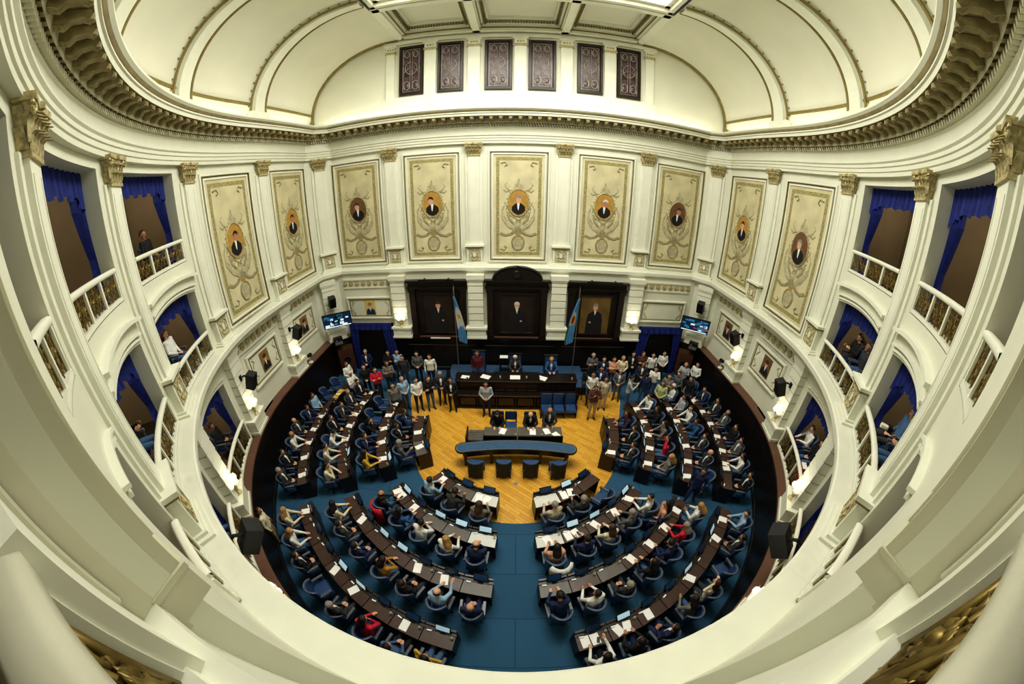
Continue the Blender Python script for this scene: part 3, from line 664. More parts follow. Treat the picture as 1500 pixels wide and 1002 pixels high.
# ---- loudspeakers, spotlights, screens
def speaker(M, label, sc=1., tilt=-.35):
    e = empty('wall_loudspeaker', M, label, 'loudspeaker')
    mb = MB(); mb.T = Matrix.Scale(sc, 4) @ Matrix.Translation((0, .42, 0)) @ Matrix.Rotation(tilt, 4, 'X'); mb.box(-.17, .17, -.15, .17, -.28, .28, 0, .0); mb.obj('cabinet', SPK, e)
    mb = MB(); mb.T = Matrix.Scale(sc, 4) @ Matrix.Translation((0, .42, 0)) @ Matrix.Rotation(tilt, 4, 'X'); mb.box(-.15, .15, .165, .18, -.26, .26); mb.obj('grille', BLACK, e)
    mb = MB(); mb.T = Matrix.Scale(sc, 4); mb.tube([(0, 0, .12), (0, .2, .2), (0, .34, .12)], .035, 6); mb.box(-.08, .08, -.01, .03, .02, .22); mb.obj('bracket', BLACK, e)
for s in (-1, 1):
    sd = SIDE[s]
    speaker(fr(s * (RL - .28), 11.1, -s, 0, 4.0), 'black wall loudspeaker on the pilaster between portrait panels, %s wall' % sd)
    speaker(arc(s * 74.3, RL - .28, 4.0), 'black wall loudspeaker beside the farther arched ground box, %s wall' % sd)
    speaker(arc(s * 38, RL - .05, 3.3), 'large black loudspeaker nearest the balcony above the brown ledge, %s wall' % sd, 1.3, -.7)
    speaker(fr(s * (RL - .62), YL - .62, -s * .707, -.707, 4.2), 'black loudspeaker above the corner screen, %s back corner' % sd)
    M = fr(s * 8.85, 13.85, -s * .5, -.866, 3.3)
    e = empty('television', M, 'wide flat television tilted down in the %s back corner, showing the session' % sd, 'television')
    T2 = Matrix.Rotation(-.3, 4, 'X') @ Matrix.Scale(1.12, 4)
    mb = MB(); mb.T = T2; mb.box(-.66, .66, -.05, .0, -.38, .38); mb.obj('casing', BLACK, e)
    mb = MB(); mb.T = T2; mb.box(-.63, .63, 0, .006, -.35, .35, 0)
    rnd = random.Random(3 + s)
    for i in range(26):
        x, z = rnd.uniform(-.52, .52), rnd.uniform(-.28, .3); a, b = rnd.uniform(.04, .14), rnd.uniform(.03, .07); mb.box(x - a, x + a, .006, .008, z - b, z + b, rnd.choice((1, 2, 2, 3)))
    mb.box(-.6, .6, .006, .0085, -.34, -.29, 1)
    mb.obj('screen', [mat('screen_pic', (24, 44, 72), .3, emit=.5), mat('screen_white', (206, 220, 228), .3, emit=.8), mat('screen_teal', (58, 118, 146), .3, emit=.6), mat('screen_rose', (190, 60, 70) if s > 0 else (20, 24, 32), .3, emit=.4) if s > 0 else BLACK], e)
    mb = MB(); mb.tube([(0, -.05, 0), (0, -.75, .1)], .04, 6); mb.obj('wall_arm', BLACK, e)
    e = empty('projector', fr(s * 9.12, 13.95, -s * .6, -.8, 2.0), 'small dark projector box on the brown ledge below the corner television, %s' % sd, 'projector')
    mb = MB(); mb.box(-.24, .24, -.16, .16, .02, .3); mb.obj('housing', BLACK, e); mb = MB(); mb.box(-.2, .2, .16, .3, .02, .12); mb.obj('front_tray', STEEL, e)
    mb = MB(); mb.T = Matrix.Translation((.1, .16, .2)) @ Matrix.Rotation(-PI / 2, 4, 'X'); mb.lathe([(.0, 0), (.05, 0), (.05, .04), (0, .04)], 10); mb.obj('lens', STEEL, e)
    e = empty('spotlight', fr(s * 9.68, 11.95, -s, 0, 2.0), 'small black spotlight on a white stand on the brown ledge, %s wall' % sd, 'spotlight')
    mb = MB(); mb.lathe([(0, 0), (.12, 0), (.12, .03), (.02, .05), (.02, .3), (0, .3)], 10); mb.obj('stand', IVORY, e)
    mb = MB(); mb.T = Matrix.Translation((0, .02, .38)) @ Matrix.Rotation(-1.2, 4, 'X'); mb.lathe([(0, -.12), (.08, -.12), (.1, .1), (.08, .1), (0, .06)], 10); mb.obj('lamp_head', BLACK, e)
    # wooden loudspeaker box in the corner
    e = empty('wooden_speaker_box', fr(s * 9.0, 14.25, -s * .5, -.86, 0), 'brown wooden loudspeaker box with round black cone standing in the %s back corner' % sd, 'loudspeaker')
    mb = MB(); mb.box(-.42, .42, -.28, .28, .3, 1.6, 0); mb.box(-.3, .3, -.2, .2, 0, .3, 0); mb.obj('cabinet', WOODM, e); mb = MB(); mb.T = Matrix.Translation((0, .28, .95)) @ Matrix.Rotation(-PI / 2, 4, 'X'); mb.lathe([(0, -.02), (.17, -.02), (.19, .03), (.15, .015), (0, -.01)], 16); mb.obj('cone', BLACK, e)
    # curtained doors in the back wall
    x = s * 7.45
    d = tag(link('door_%d' % (1 if s < 0 else 2), None, None, fr(x, 14.77, 0, -1)), kind='structure')
    mb = MB(); mb.box(-1.12, 1.12, -.02, .02, 0, 2.62); mb.obj('dark_opening', WOODB, d); mb = MB(); mb.box(-1.25, -1.12, -.02, .1, 0, 2.75); mb.box(1.12, 1.25, -.02, .1, 0, 2.75); mb.box(-1.25, 1.25, -.02, .1, 2.62, 2.75); mb.obj('jamb', VELVET, d)
    e = empty('door_curtain', fr(x, 14.71, 0, -1), 'blue velvet curtain parted at both sides of the %s door in the back wall' % sd, 'curtain')
    for q in (-1, 1):
        mb = MB(); mb.grid([[(q * (1.15 - w_ * i / 12), .05 + .04 * math.sin(i * 1.7), z) for i in range(13)] for z, w_ in ((2.6, .5), (2.0, .42), (1.3, .34), (.6, .3), (.02, .36))]); mb.obj('drape', VELVET, e)
    mb = MB(); mb.grid([[(-1.15 + 2.3 * i / 30, .09 + .025 * math.sin(i * 1.5), z - (.06 * math.cos(i * .8) if z < 2.4 else 0)) for i in range(31)] for z in (2.66, 2.42)]); mb.obj('pelmet', VELVET, e)

# ---- three dark portrait frames on the back wall
def state_portrait(x0, x1, label, bg, coat, hair, ped=False, pale=False):
    e = empty('state_portrait', fr((x0 + x1) / 2, YL - .02, 0, -1), label, 'framed portrait'); hw = (x1 - x0) / 2
    mb = MB(); mb.box(-hw, hw, 0, .06, 1.95, 4.9, 0)
    for q in (-1, 1):
        mb.box(q * (hw - .16) - .14, q * (hw - .16) + .14, 0, .2, 2.1, 4.35, 1); mb.box(q * (hw - .16) - .18, q * (hw - .16) + .18, 0, .24, 4.35, 4.5, 0); mb.box(q * (hw - .16) - .18, q * (hw - .16) + .18, 0, .24, 1.95, 2.12, 0)
        mb.box(q * (hw - .48) - .1, q * (hw - .48) + .1, 0, .12, 2.1, 4.4, 0)
    mb.box(-hw - .06, hw + .06, 0, .22, 4.5, 4.62, 0); mb.box(-hw - .02, hw + .02, 0, .16, 4.62, 4.84, 0); mb.box(-hw - .1, hw + .1, 0, .3, 4.84, 4.94, 0); mb.box(-hw - .1, hw + .1, 0, .3, 1.9, 1.98, 0)
    mb.obj('wood_surround', [WOODB, WOODD], e)
    if ped:
        mb = MB(); R = hw * .78; mb.vprism([(R * math.cos(a), 4.94 + .62 * math.sin(a)) for a in [PI * i / 18 for i in range(19)]], 0, .2, 0)
        mb.tube([(R * math.cos(a), .2, 4.96 + .62 * math.sin(a)) for a in [PI * i / 18 for i in range(19)]], .06, 6, 0); mb.ring((0, 5.2), .18, .18, .22, .035, 16, 0); mb.disc((0, 5.2), .14, .14, .2, .26, 14, 1); mb.obj('arched_pediment', [WOODB, WOODD], e)
    w = hw - .62
    mb = MB(); mb.frame(-w - .06, w + .06, 2.16, 4.3, .1, .06, .14); mb.obj('inner_frame', WOODD, e)
    mb = MB(); mb.box(-w, w, .06, .08, 2.24, 4.22, 0)
    mb.vprism([(-.42, 2.24), (-.4, 3.0), (-.33, 3.3), (-.1, 3.45), (.1, 3.45), (.33, 3.3), (.4, 3.0), (.42, 2.24)], .08, .086, 1)
    mb.disc((0, 3.64), .12, .17, .08, .09, 14, 2); mb.vprism([(.14 * math.cos(a), 3.7 + .15 * math.sin(a)) for a in [PI * i / 8 for i in range(9)]], .08, .093, 3); mb.disc((0, 3.52), .07, .08, .08, .092, 10, 3 if ped else 2); mb.vprism([(-.06, 3.46), (.06, 3.46), (0, 3.22)], .08, .09, 4); mb.disc((.22 if pale else -.2, 2.85), .06, .05, .08, .09, 8, 2)
    mb.obj('painted_canvas', [bg, coat, SKIN, hair, CLOTH['white']], e)
DK1 = mat('dark_painting', (44, 36, 32), .35, var=.3, scale=1.5); DK2 = mat('olive_painting', (112, 92, 50), .4, var=.3, scale=1.2)
state_portrait(-5.2, -2.42, 'dark carved portrait frame left of the arched one, figure in black', DK1, CLOTH['black'], HB)
state_portrait(-1.43, 1.43, 'dark carved portrait frame under a round arched pediment, middle of the back wall', DK1, CLOTH['black'], HW, True)
state_portrait(2.42, 5.2, 'dark carved portrait frame right of the arched one, olive background', DK2, CLOTH['black'], HG, False, True)
for i, x in enumerate((-3.75, .0, 3.6)):
    mb = MB(); mb.box(-.5, .5, 0, .05, 0, .05); o = mb.obj('picture_light', PAPER if i == 0 else WOODD, None, False, fr(x, 14.62, 0, -1, 2.0)); tag(o, 'slim picture light on the dado ledge below the %s portrait frame' % ('flat-topped left', 'arched', 'olive')[i], 'picture light')
for s in (-1, 1):      # long track lamps over the side frames
    mb = MB(); mb.box(-1.0, .7, 0, .05, 0, .05, 0); mb.box(-.75, -.68, -.3, .05, -.02, .03, 0); mb.box(.4, .47, -.3, .05, -.02, .03, 0)
    o = mb.obj('track_lamp', BLACK, None, False, fr(s * 3.9, 14.55, 0, -1, 5.0)); tag(o, 'thin black lamp bar above the %s dark portrait frame' % SIDE[s], 'lamp bar')

# ---- flags
def flag(x, label, prov):
    e = empty('flag', Matrix.Translation((x, 13.75, .45)), label, 'flag')
    mb = MB(); mb.tube([(0, 0, 0), (0, 0, 4.35)], .022, 8); mb.lathe([(0, 4.35), (.03, 4.35), (.015, 4.5), (.0, 4.62)], 8); mb.obj('pole', STEEL, e)
    mb = MB(); mb.lathe([(0, 0), (.2, 0), (.2, .05), (.05, .08), (.03, .16), (0, .16)], 14); mb.obj('base', BRASS, e)
    mb = MB(); rows = []; N = 30
    for k in range(25):
        u = k / 24; z = 4.05 - 2.15 * u; wd = .06 + .36 * math.sin(min(1, u * 1.15) * PI * .5) * (1 if u < .92 else .9)
        rows.append([((-.04 + wd * i / N) * (1 if not prov else -1) + .16 * u * (1 if not prov else -1), -.04 + .055 * math.sin(i * 1.15 + u * 2), z - .18 * (i / N) * u) for i in range(N + 1)])
    for k in range(24):
        for i in range(N):
            u = k / 24; c = 0
            v = u + .12 * math.sin(i / N * 3)
            if not prov:
                c = 1 if .3 < v < .72 else 0
                if .46 < v < .56 and .3 < i / N < .7: c = 2
            else:
                d = math.hypot((v - .54) / .17, (i / N - .5) / .38)
                c = 3 if d < .5 else 2 if d < .75 else 1 if d < .95 else 0
                if c == 0 and v > .6 and i / N > .8: c = 4
            mb.face([rows[k][i], rows[k][i + 1], rows[k + 1][i + 1], rows[k + 1][i]], c)
    mb.obj('cloth', [mat('flag_blue', (108, 172, 216), .8), CLOTH['white'], mat('flag_gold', (226, 180, 60), .8), mat('flag_red', (186, 50, 44), .8), mat('flag_green', (60, 130, 80), .8)], e)
flag(-2.78, 'light blue and white striped flag with a small gold sun, drooping on its pole', False)
flag(2.72, 'blue flag with a red and gold round emblem, drooping on its pole', True)
# ================================================================== PEOPLE (one continuous skin per pose, shared by all who hold it)
def body_mesh(name, J, hands, face_dir=0., female=False):
    """J: joints; bones become tapered round limbs, merged by a voxel remesh into one surface, then coloured by the nearest bone."""
    B = []      # (a, b, ra, rb, region)
    V_ = lambda k: Vector(J[k])
    def bone(a, b, ra, rb, reg): B.append((V_(a) if isinstance(a, str) else Vector(a), V_(b) if isinstance(b, str) else Vector(b), ra, rb, reg))
    ch, pv, nk, hd = V_('chest'), V_('pelvis'), V_('neck'), V_('head')
    sh = {s: V_('sh' + s) for s in 'LR'}; hp = {s: V_('hip' + s) for s in 'LR'}
    side = (sh['R'] - sh['L']).normalized(); upv = (nk - pv).normalized(); fwd = upv.cross(side).normalized() * -1
    if fwd.y < 0: fwd = -fwd
    wst = pv.lerp(ch, .45)
    for k in (-1, 0, 1):
        bone(tuple(pv + side * .075 * k), tuple(wst + side * .065 * k), .115, .105, 1); bone(tuple(wst + side * .065 * k), tuple(ch + side * .085 * k), .105, .115, 1)
    bone(tuple(ch), tuple(nk - upv * .05), .12, .075, 1)
    for s in 'LR':
        bone(tuple(ch.lerp(sh[s], .3)), tuple(sh[s]), .10, .072, 1)
        bone('sh' + s, 'el' + s, .062, .048, 1); bone('el' + s, 'wr' + s, .047, .034, 1)
        bone('hip' + s, 'kn' + s, .098, .066, 3); bone('kn' + s, 'an' + s, .064, .043, 3)
        an = V_('an' + s); tf = V_('toe' + s); bone(tuple(an - Vector((0, 0, .035))), tuple(tf), .046, .034, 4)
        bone(tuple(pv.lerp(hp[s], .6)), 'hip' + s, .115, .1, 3)
        # hand: palm, four unequal fingers, thumb
        wr = V_('wr' + s); hdv = Vector(hands[s][0]).normalized(); pal = Vector(hands[s][1]).normalized(); lat = hdv.cross(pal).normalized()
        kn = wr + hdv * .085
        for q in (-.028, -.01, .01, .028): bone(tuple(wr + hdv * .015 + lat * q * .6), tuple(kn + lat * q), .016, .012, 0)
        cur = hands[s][2]
        for q, L in zip((-.03, -.0105, .0105, .03), (.068, .08, .075, .058)):
            a = kn + lat * q; b = a + (hdv * (1 - cur * .4) + pal * cur * .5).normalized() * L * .5; c = b + (hdv * (1 - cur) + pal * cur).normalized() * L * .5
            bone(tuple(a), tuple(b), .0105, .0095, 0); bone(tuple(b), tuple(c), .0095, .008, 0)
        tq = -1 if s == 'L' else 1
        tb = wr + hdv * .03 + lat * .026 * tq; tm = tb + (hdv * .6 + lat * .7 * tq + pal * .2).normalized() * .035; bone(tuple(tb), tuple(tm), .013, .011, 0); bone(tuple(tm), tuple(tm + (hdv * .9 + pal * .25).normalized() * .03), .011, .009, 0)
    bone(tuple(nk - upv * .04), tuple(nk.lerp(hd, .5)), .055, .052, 0)
    F = Vector((math.sin(face_dir), math.cos(face_dir), J.get('nod', -.15))).normalized(); HS = F.cross(Vector((0, 0, 1))).normalized(); HU = HS.cross(F).normalized()
    H = lambda x, y, z: tuple(hd + HS * x + F * y + HU * z)
    bone(H(0, -.018, .03), H(0, .012, .03), .092, .09, 0); bone(H(0, .02, -.02), H(0, .045, -.085), .074, .046, 0)
    bone(H(0, .09, .015), H(0, .108, -.03), .012, .017, 0)
    for q in (-1, 1): bone(H(q * .086, -.005, .01), H(q * .092, -.012, -.035), .018, .012, 0)
    bm = bmesh.new()
    for a, b, ra, rb, reg in B:
        d = b - a; n = 8 if ra < .03 else 12
        M = Matrix.Translation(a)
        bmesh.ops.create_uvsphere(bm, u_segments=n, v_segments=max(6, n // 2), radius=ra, matrix=Matrix.Translation(a)); bmesh.ops.create_uvsphere(bm, u_segments=n, v_segments=max(6, n // 2), radius=rb, matrix=Matrix.Translation(b))
        if d.length > 1e-4:
            Q = d.to_track_quat('Z', 'Y').to_matrix().to_4x4(); Q.translation = (a + b) / 2
            bmesh.ops.create_cone(bm, cap_ends=True, segments=n, radius1=ra, radius2=rb, depth=d.length, matrix=Q)
    me = bpy.data.meshes.new(name); bm.to_mesh(me); bm.free()
    o = bpy.data.objects.new('tmp', me); COL.objects.link(o)
    r = o.modifiers.new('r', 'REMESH'); r.mode = 'VOXEL'; r.voxel_size = .0095
    sm = o.modifiers.new('s', 'SMOOTH'); sm.iterations = 3; sm.factor = .4
    dc = o.modifiers.new('d', 'DECIMATE'); dc.ratio = .16
    dg = bpy.context.evaluated_depsgraph_get(); out = bpy.data.meshes.new_from_object(o.evaluated_get(dg)); bpy.data.objects.remove(o); bpy.data.meshes.remove(me)
    out.name = name
    arr = [(a, b - a, max(1e-9, (b - a).length_squared), ra, rb, reg) for a, b, ra, rb, reg in B]
    for p in out.polygons:
        c = p.center; best = 9; rg = 1
        for a, d, L, ra, rb, reg in arr:
            t = max(0, min(1, (c - a).dot(d) / L)); q = (c - a - d * t).length - (ra + (rb - ra) * t)
            if q < best: best, rg = q, reg
        if rg == 1:
            rel = c - ch; f = rel.dot(fwd); x = abs(rel.dot(side)); h = rel.dot(upv)
            if f > .06 and -.2 < h < .22 and x < .03 + .05 * (h + .2): rg = 2
        p.material_index = rg; p.use_smooth = True
    # eyes, brows and mouth sit on the face
    mb = MB()
    for q in (-1, 1): mb.ball(H(q * .033, .086, .022), .010, 6, 5); mb.tube([H(q * .05, .086, .043), H(q * .018, .094, .047)], .005, 4, 5)
    mb.tube([H(-.024, .088, -.062), H(0, .094, -.06), H(.024, .088, -.062)], .006, 4, 6)
    bm = bmesh.new(); bm.from_mesh(out); tmp = mb.mesh('t', [SKIN] * 7); bm.from_mesh(tmp); bm.to_mesh(out); bm.free(); bpy.data.meshes.remove(tmp)
    for m in (SKIN, CLOTH['navy'], CLOTH['white'], CLOTH['charcoal'], BLACK, EYE, CLOTH['maroon']): out.materials.append(m)
    # hair shells
    hair = {}
    for st in 'slb':
        mb = MB(); rows = []
        top = 1.0
        for i in range(8):
            a = PI / 2 - (PI / 2 + .55) * i / 7
            row = []
            for k in range(16):
                g = 2 * PI * k / 16; fr_ = math.cos(g)
                aa = max(a, .95) if fr_ > .4 else max(a, .35) if fr_ > .1 else max(a, .0) if fr_ > -.3 else a
                if st == 'b': aa = min(a, .1) if fr_ < .2 else -.05
                rr = .104 if st != 'b' else .097
                row.append(H(rr * math.cos(aa) * math.sin(g), -.008 + rr * 1.08 * math.cos(aa) * fr_, .03 + (rr * 1.1 * math.sin(aa) if not (st == 'b' and i == 0) else .01)))
            rows.append(row)
        if st == 'b': rows = [[H(.098 * math.sin(g) * 1.0, -.014 + .1 * math.cos(g), .03 + z) for g in [PI * .5 + PI * k / 15 for k in range(16)]] for z in (.03, 0, -.045)]; mb.grid(rows, 0)
        else: mb.grid(rows, 0, True, True)
        if st == 'l':
            rws = []
            for i in range(7):
                z = .06 - .3 * i / 6
                rws.append([H(.105 * math.sin(g) * (1 + .1 * (i > 2)), -.02 + (.1 + .03 * (i > 2)) * math.cos(g) - (.01 * i), z) for g in [PI * .42 + PI * 1.16 * k / 14 for k in range(15)]])
            mb.grid(rws, 0)
        hair[st] = mb.mesh('hair_' + name + st, [HAIRC['k']], True)
    return out, hair
def seated(lean=.0, arms='desk', head=0., nod=-.2, leg=0.):
    p = (0, -.06, .56); c = (0, -.06 + .36 * math.sin(lean), .56 + .38 * math.cos(lean)); n = (0, c[1] + .17 * math.sin(lean), c[2] + .19 * math.cos(lean)); h = (0.01, n[1] + .04 + .08 * math.sin(lean), n[2] + .15)
    J = dict(pelvis=p, chest=c, neck=n, head=h, nod=nod)
    for s, q in (('L', -1), ('R', 1)):
        J['sh' + s] = (q * .185, c[1] + .02, c[2] + .13); J['hip' + s] = (q * .095, 0, .54); J['kn' + s] = (q * (.12 + leg), .42, .53); J['an' + s] = (q * (.12 + leg * .6), .42 - leg * .5, .09); J['toe' + s] = (q * (.14 + leg * .6), .56 - leg * .5, .04)
    hands = {}
    def arm(s, el, wr, hd, pal, cur): J['el' + s], J['wr' + s] = el, wr; hands[s] = (hd, pal, cur)
    for s, q in (('L', -1), ('R', 1)):
        y, z = J['sh' + s][1], J['sh' + s][2]
        if arms == 'desk': arm(s, (q * .26, y + .15, z - .24), (q * .13, y + .38, .82), (-q * .35, 1, -.05), (0, 0, -1), .35)
        elif arms == 'lap': arm(s, (q * .25, y + .03, z - .28), (q * .09, y + .23, .68), (-q * .5, .8, -.1), (0, 0, -1), .5)
        elif arms == 'read': arm(s, (q * .25, y + .1, z - .25), (q * .13, y + .32, z - .16), (-q * .25, .8, .4), (-q * 1, 0, -.2), .6)
        elif arms == 'chin':
            if q > 0: arm(s, (q * .22, y + .22, z - .24), (q * .08, h[1] + .1, h[2] - .17), (-q * .4, -.1, 1), (0, -1, .2), .6)
            else: arm(s, (q * .26, y + .15, z - .24), (q * .08, y + .36, .82), (.6, .6, 0), (0, 0, -1), .35)
        elif arms == 'raise':
            if q > 0: arm(s, (q * .24, y + .24, z - .08), (q * .2, y + .44, z + .06), (0, .8, .6), (0, .3, -1), .3)
            else: arm(s, (q * .26, y + .15, z - .24), (q * .13, y + .38, .82), (.35, 1, 0), (0, 0, -1), .35)
        elif arms == 'head':
            arm(s, (q * .3, y + .1, z + .02), (q * .12, h[1] + .02, h[2] + .02), (-q * .6, -.3, .5), (-q * 1, 0, 0), .4)
    return J, hands, head
def standing(arms='front', head=0., nod=-.12, walk=0.):
    J = dict(pelvis=(0, 0, .96), chest=(0, .01, 1.3), neck=(0, 0, 1.49), head=(0, .03, 1.635), nod=nod); hands = {}
    for s, q in (('L', -1), ('R', 1)):
        J['sh' + s] = (q * .19, 0, 1.43); J['hip' + s] = (q * .095, 0, .92); J['kn' + s] = (q * .11, .02 + walk * q * .16, .5); J['an' + s] = (q * .12, -.02 + walk * q * .3, .085); J['toe' + s] = (q * .15, .13 + walk * q * .3, .04)
        if arms == 'front': J['el' + s] = (q * .27, .04, 1.16); J['wr' + s] = (q * .09, .2, 1.02); hands[s] = ((-q * .9, .25, -.2), (0, -.6, -.6), .4)
        elif arms == 'sides': J['el' + s] = (q * .27, -.02, 1.15); J['wr' + s] = (q * .26, .06, .9); hands[s] = ((0, .15, -1), (-q, 0, 0), .35)
        elif arms == 'phone':
            if q > 0: J['el' + s] = (q * .27, .16, 1.22); J['wr' + s] = (q * .12, .33, 1.38); hands[s] = ((-q * .3, .3, 1), (-q, .3, 0), .5)
            else: J['el' + s] = (q * .27, .14, 1.2); J['wr' + s] = (q * .1, .32, 1.32); hands[s] = ((-q * .3, .3, 1), (-q, .3, 0), .5)
        elif arms == 'cross': J['el' + s] = (q * .27, .1, 1.18); J['wr' + s] = (-q * .06, .2, 1.2 + .03 * q); hands[s] = ((-q, .1, .2), (0, -1, 0), .4)
    return J, hands, head
POSE = {}
for k_, (fn, a) in dict(d=(seated, dict(lean=.12, arms='desk')), r=(seated, dict(lean=-.08, arms='read', nod=-.45)), l=(seated, dict(lean=-.16, arms='lap', leg=.03)), c=(seated, dict(lean=.26, arms='chin', nod=-.35, head=.35)),
                        t=(seated, dict(lean=.05, arms='desk', head=-.9)), f=(seated, dict(lean=.42, arms='desk', nod=-.8)), a=(seated, dict(lean=.1, arms='raise')), h=(seated, dict(lean=.05, arms='head', nod=.1)),
                        S=(standing, dict(arms='front')), A=(standing, dict(arms='sides', head=.3)), P=(standing, dict(arms='phone', nod=-.3)), X=(standing, dict(arms='cross', head=-.3)), W=(standing, dict(arms='sides', walk=.8))).items():
    J_, hn_, hd_ = fn(**a); POSE[k_] = body_mesh('pose_' + k_, J_, hn_, hd_)
PLABEL = dict(d='resting forearms on the desk', r='reading with hands up', l='leaning back, hands in lap', c='with hand on chin', t='turned to one side', f='bent over the desk', a='with one arm raised', h='with hands behind the head', S='standing, hands clasped', A='standing, arms at sides', P='standing, holding up a phone', X='standing, arms crossed', W='walking, arms at sides')
rng = random.Random(11)
def person(M, pose, top, hair, hs, label, trousers=None, suit=False, group=None):
    me, hr = POSE[pose]
    o = link('person', me, None, M); tag(o, label, 'person', group)
    sk = SKIN if rng.random() < .6 else SKIN2
    if trousers is None: trousers = top if suit else rng.choice(('charcoal', 'navy', 'black', 'denim'))
    ms = (sk, CLOTH[top], CLOTH['white'] if suit else CLOTH[top], CLOTH[trousers], BLACK, EYE, CLOTH['maroon'])
    for sl, m in zip(o.material_slots, ms): sl.link = 'OBJECT'; sl.material = m
    h = link('hair', hr[hs], o); h.material_slots[0].link = 'OBJECT'; h.material_slots[0].material = HAIRC[hair]
    return o

# ================================================================== FURNITURE OF THE CHAMBER
def chair_meshes():
    st = MB(); st.box(-.27, .27, -.25, .27, .38, .5, 0, .03)
    bk = MB(); rows = []
    for z, o_, k in ((.42, 0, 1), (.6, .02, 1.02), (.78, .05, 1.04), (.92, .07, 1.0), (.98, .08, .9)):
        out = [(.3 * k * math.sin(a), -.02 - (.27 + o_) * math.cos(a), z - (.1 * (abs(a) / 1.35) ** 3 if z > .7 else 0)) for a in [-1.35 + 2.7 * i / 14 for i in range(15)]]
        inn = [(x * .82, y * .8 - .01, z_) for x, y, z_ in reversed(out)]
        rows.append(out + inn)
    bk.grid(rows, 0, True, True)
    rm = MB(); rm.tube([(.285 * math.sin(a) * .95, -.02 - .335 * math.cos(a), .985 - .1 * (abs(a) / 1.35) ** 3) for a in [-1.3 + 2.6 * i / 16 for i in range(17)]], .026, 6)
    ar = MB(); ar.box(.25, .32, -.12, .26, .66, .71); ar.tube([(.285, .2, .44), (.3, .22, .67)], .02, 6)
    al = MB(); al.box(-.32, -.25, -.12, .26, .66, .71); al.tube([(-.285, .2, .44), (-.3, .22, .67)], .02, 6)
    bs = MB(); bs.lathe([(0, .1), (.035, .1), (.035, .38), (0, .38)], 8)
    for i in range(5): g = 2 * PI * i / 5; bs.tube([(0, 0, .11), (.26 * math.cos(g), .26 * math.sin(g), .06)], .022, 5); bs.ball((.26 * math.cos(g), .26 * math.sin(g), .032), .03, 6)
    return [('seat', st.mesh('seat', [CHAIRB])), ('backrest', bk.mesh('backrest', [CHAIRB], True)), ('back_rim', rm.mesh('back_rim', [RIM], True)), ('armrest', ar.mesh('armrest', [RIM])), ('armrest', al.mesh('armrest_l', [RIM])), ('swivel_base', bs.mesh('swivel_base', [BLACK]))]
CHM = chair_meshes()
def chair(M, label, group=None):
    e = empty('armchair', M, label, 'chair', group)
    for n, me in CHM: link(n, me, e)
    return e
def desk_meshes(ri, ro, half):       # local frame: origin on the floor at mid radius, y towards the centre
    rm_ = (ri + ro) / 2; t = math.tan(rad(half)); g = .012
    yo, yi = -(ro - rm_), rm_ - ri; wo, wi = ro * t - g, ri * t - g
    tp = MB(); tp.prism([(-wo, yo), (wo, yo), (wi + (wo - wi) * .25, yi - .14), (-wi - (wo - wi) * .25, yi - .14)], .735, .77)
    fp = MB(); fp.prism([(-wi, yi - .05), (wi, yi - .05), (wi, yi), (-wi, yi)], .02, .86); fp.box(-wi + .06, wi - .06, yi, yi + .012, .15, .7)
    sh = MB(); sh.prism([(-wi - .03, yi - .14), (wi + .03, yi - .14), (wi, yi - .03), (-wi, yi - .03)], .735, .80)
    sps = []
    for q in (-1, 1):
        m = MB(); m.prism([(q * (wo - .03), yo + .03), (q * wo, yo + .03), (q * wi, yi - .05), (q * (wi - .03), yi - .05)], .02, .735); sps.append(('side_panel', m.mesh('side_panel', [WOODB])))
    dr = MB(); dr.box(-wo * .6, wo * .6, yo + .04, yo + .3, .64, .735)
    return [('desktop', tp.mesh('desktop', [DESKT])), ('front_panel', fp.mesh('front_panel', [WOODD])), ('equipment_shelf', sh.mesh('equipment_shelf', [BLACK]))] + sps + [('drawer', dr.mesh('drawer', [WOODB]))], wo, yi, yo
mb = MB(); mb.box(-.19, .19, -.012, .012, .0, .2); mb.box(-.07, .07, -.04, .03, -.03, .01); SCC = mb.mesh('casing', [BLACK])
mb = MB(); mb.box(-.17, .17, -.017, -.0125, .018, .182); SCS = mb.mesh('display', [SCRB])
mb = MB(); mb.prism([(-.105, -.148), (.105, -.148), (.105, .148), (-.105, .148)], 0, .004); PAP = mb.mesh('paper', [PAPER])
mb = MB(); mb.prism([(-.06, -.018), (.06, -.018), (.06, .018), (-.06, .018)], 0, .035); CARD = mb.mesh('card', [PAPER])
mb = MB(); mb.prism([(-.036, -.075), (.036, -.075), (.036, .075), (-.036, .075)], 0, .009); PHONE = mb.mesh('phone', [BLACK])
mb = MB(); mb.lathe([(0, 0), (.035, 0), (.03, .008), (.008, .02)], 8); mb.tube([(0, 0, .01), (0, -.02, .12), (0, -.08, .2)], .006, 5); MICS = mb.mesh('stand', [BLACK])
mb = MB(); mb.ball((0, -.09, .21), .016, 6); MICH = mb.mesh('head', [CHAR])
mb = MB(); mb.lathe([(0, 0), (.028, 0), (.033, .1), (.03, .1), (.025, .008), (0, .008)], 10); CUP = mb.mesh('cup', [IVORY])
ROWN = {1: 'innermost row', 2: 'second row', 3: 'third row', 4: 'outermost row'}
RR = {1: (3.45, 3.98, 4.36), 2: (4.86, 5.37, 5.74), 3: (6.36, 6.86, 7.22), 4: (7.92, 8.42, 8.80)}
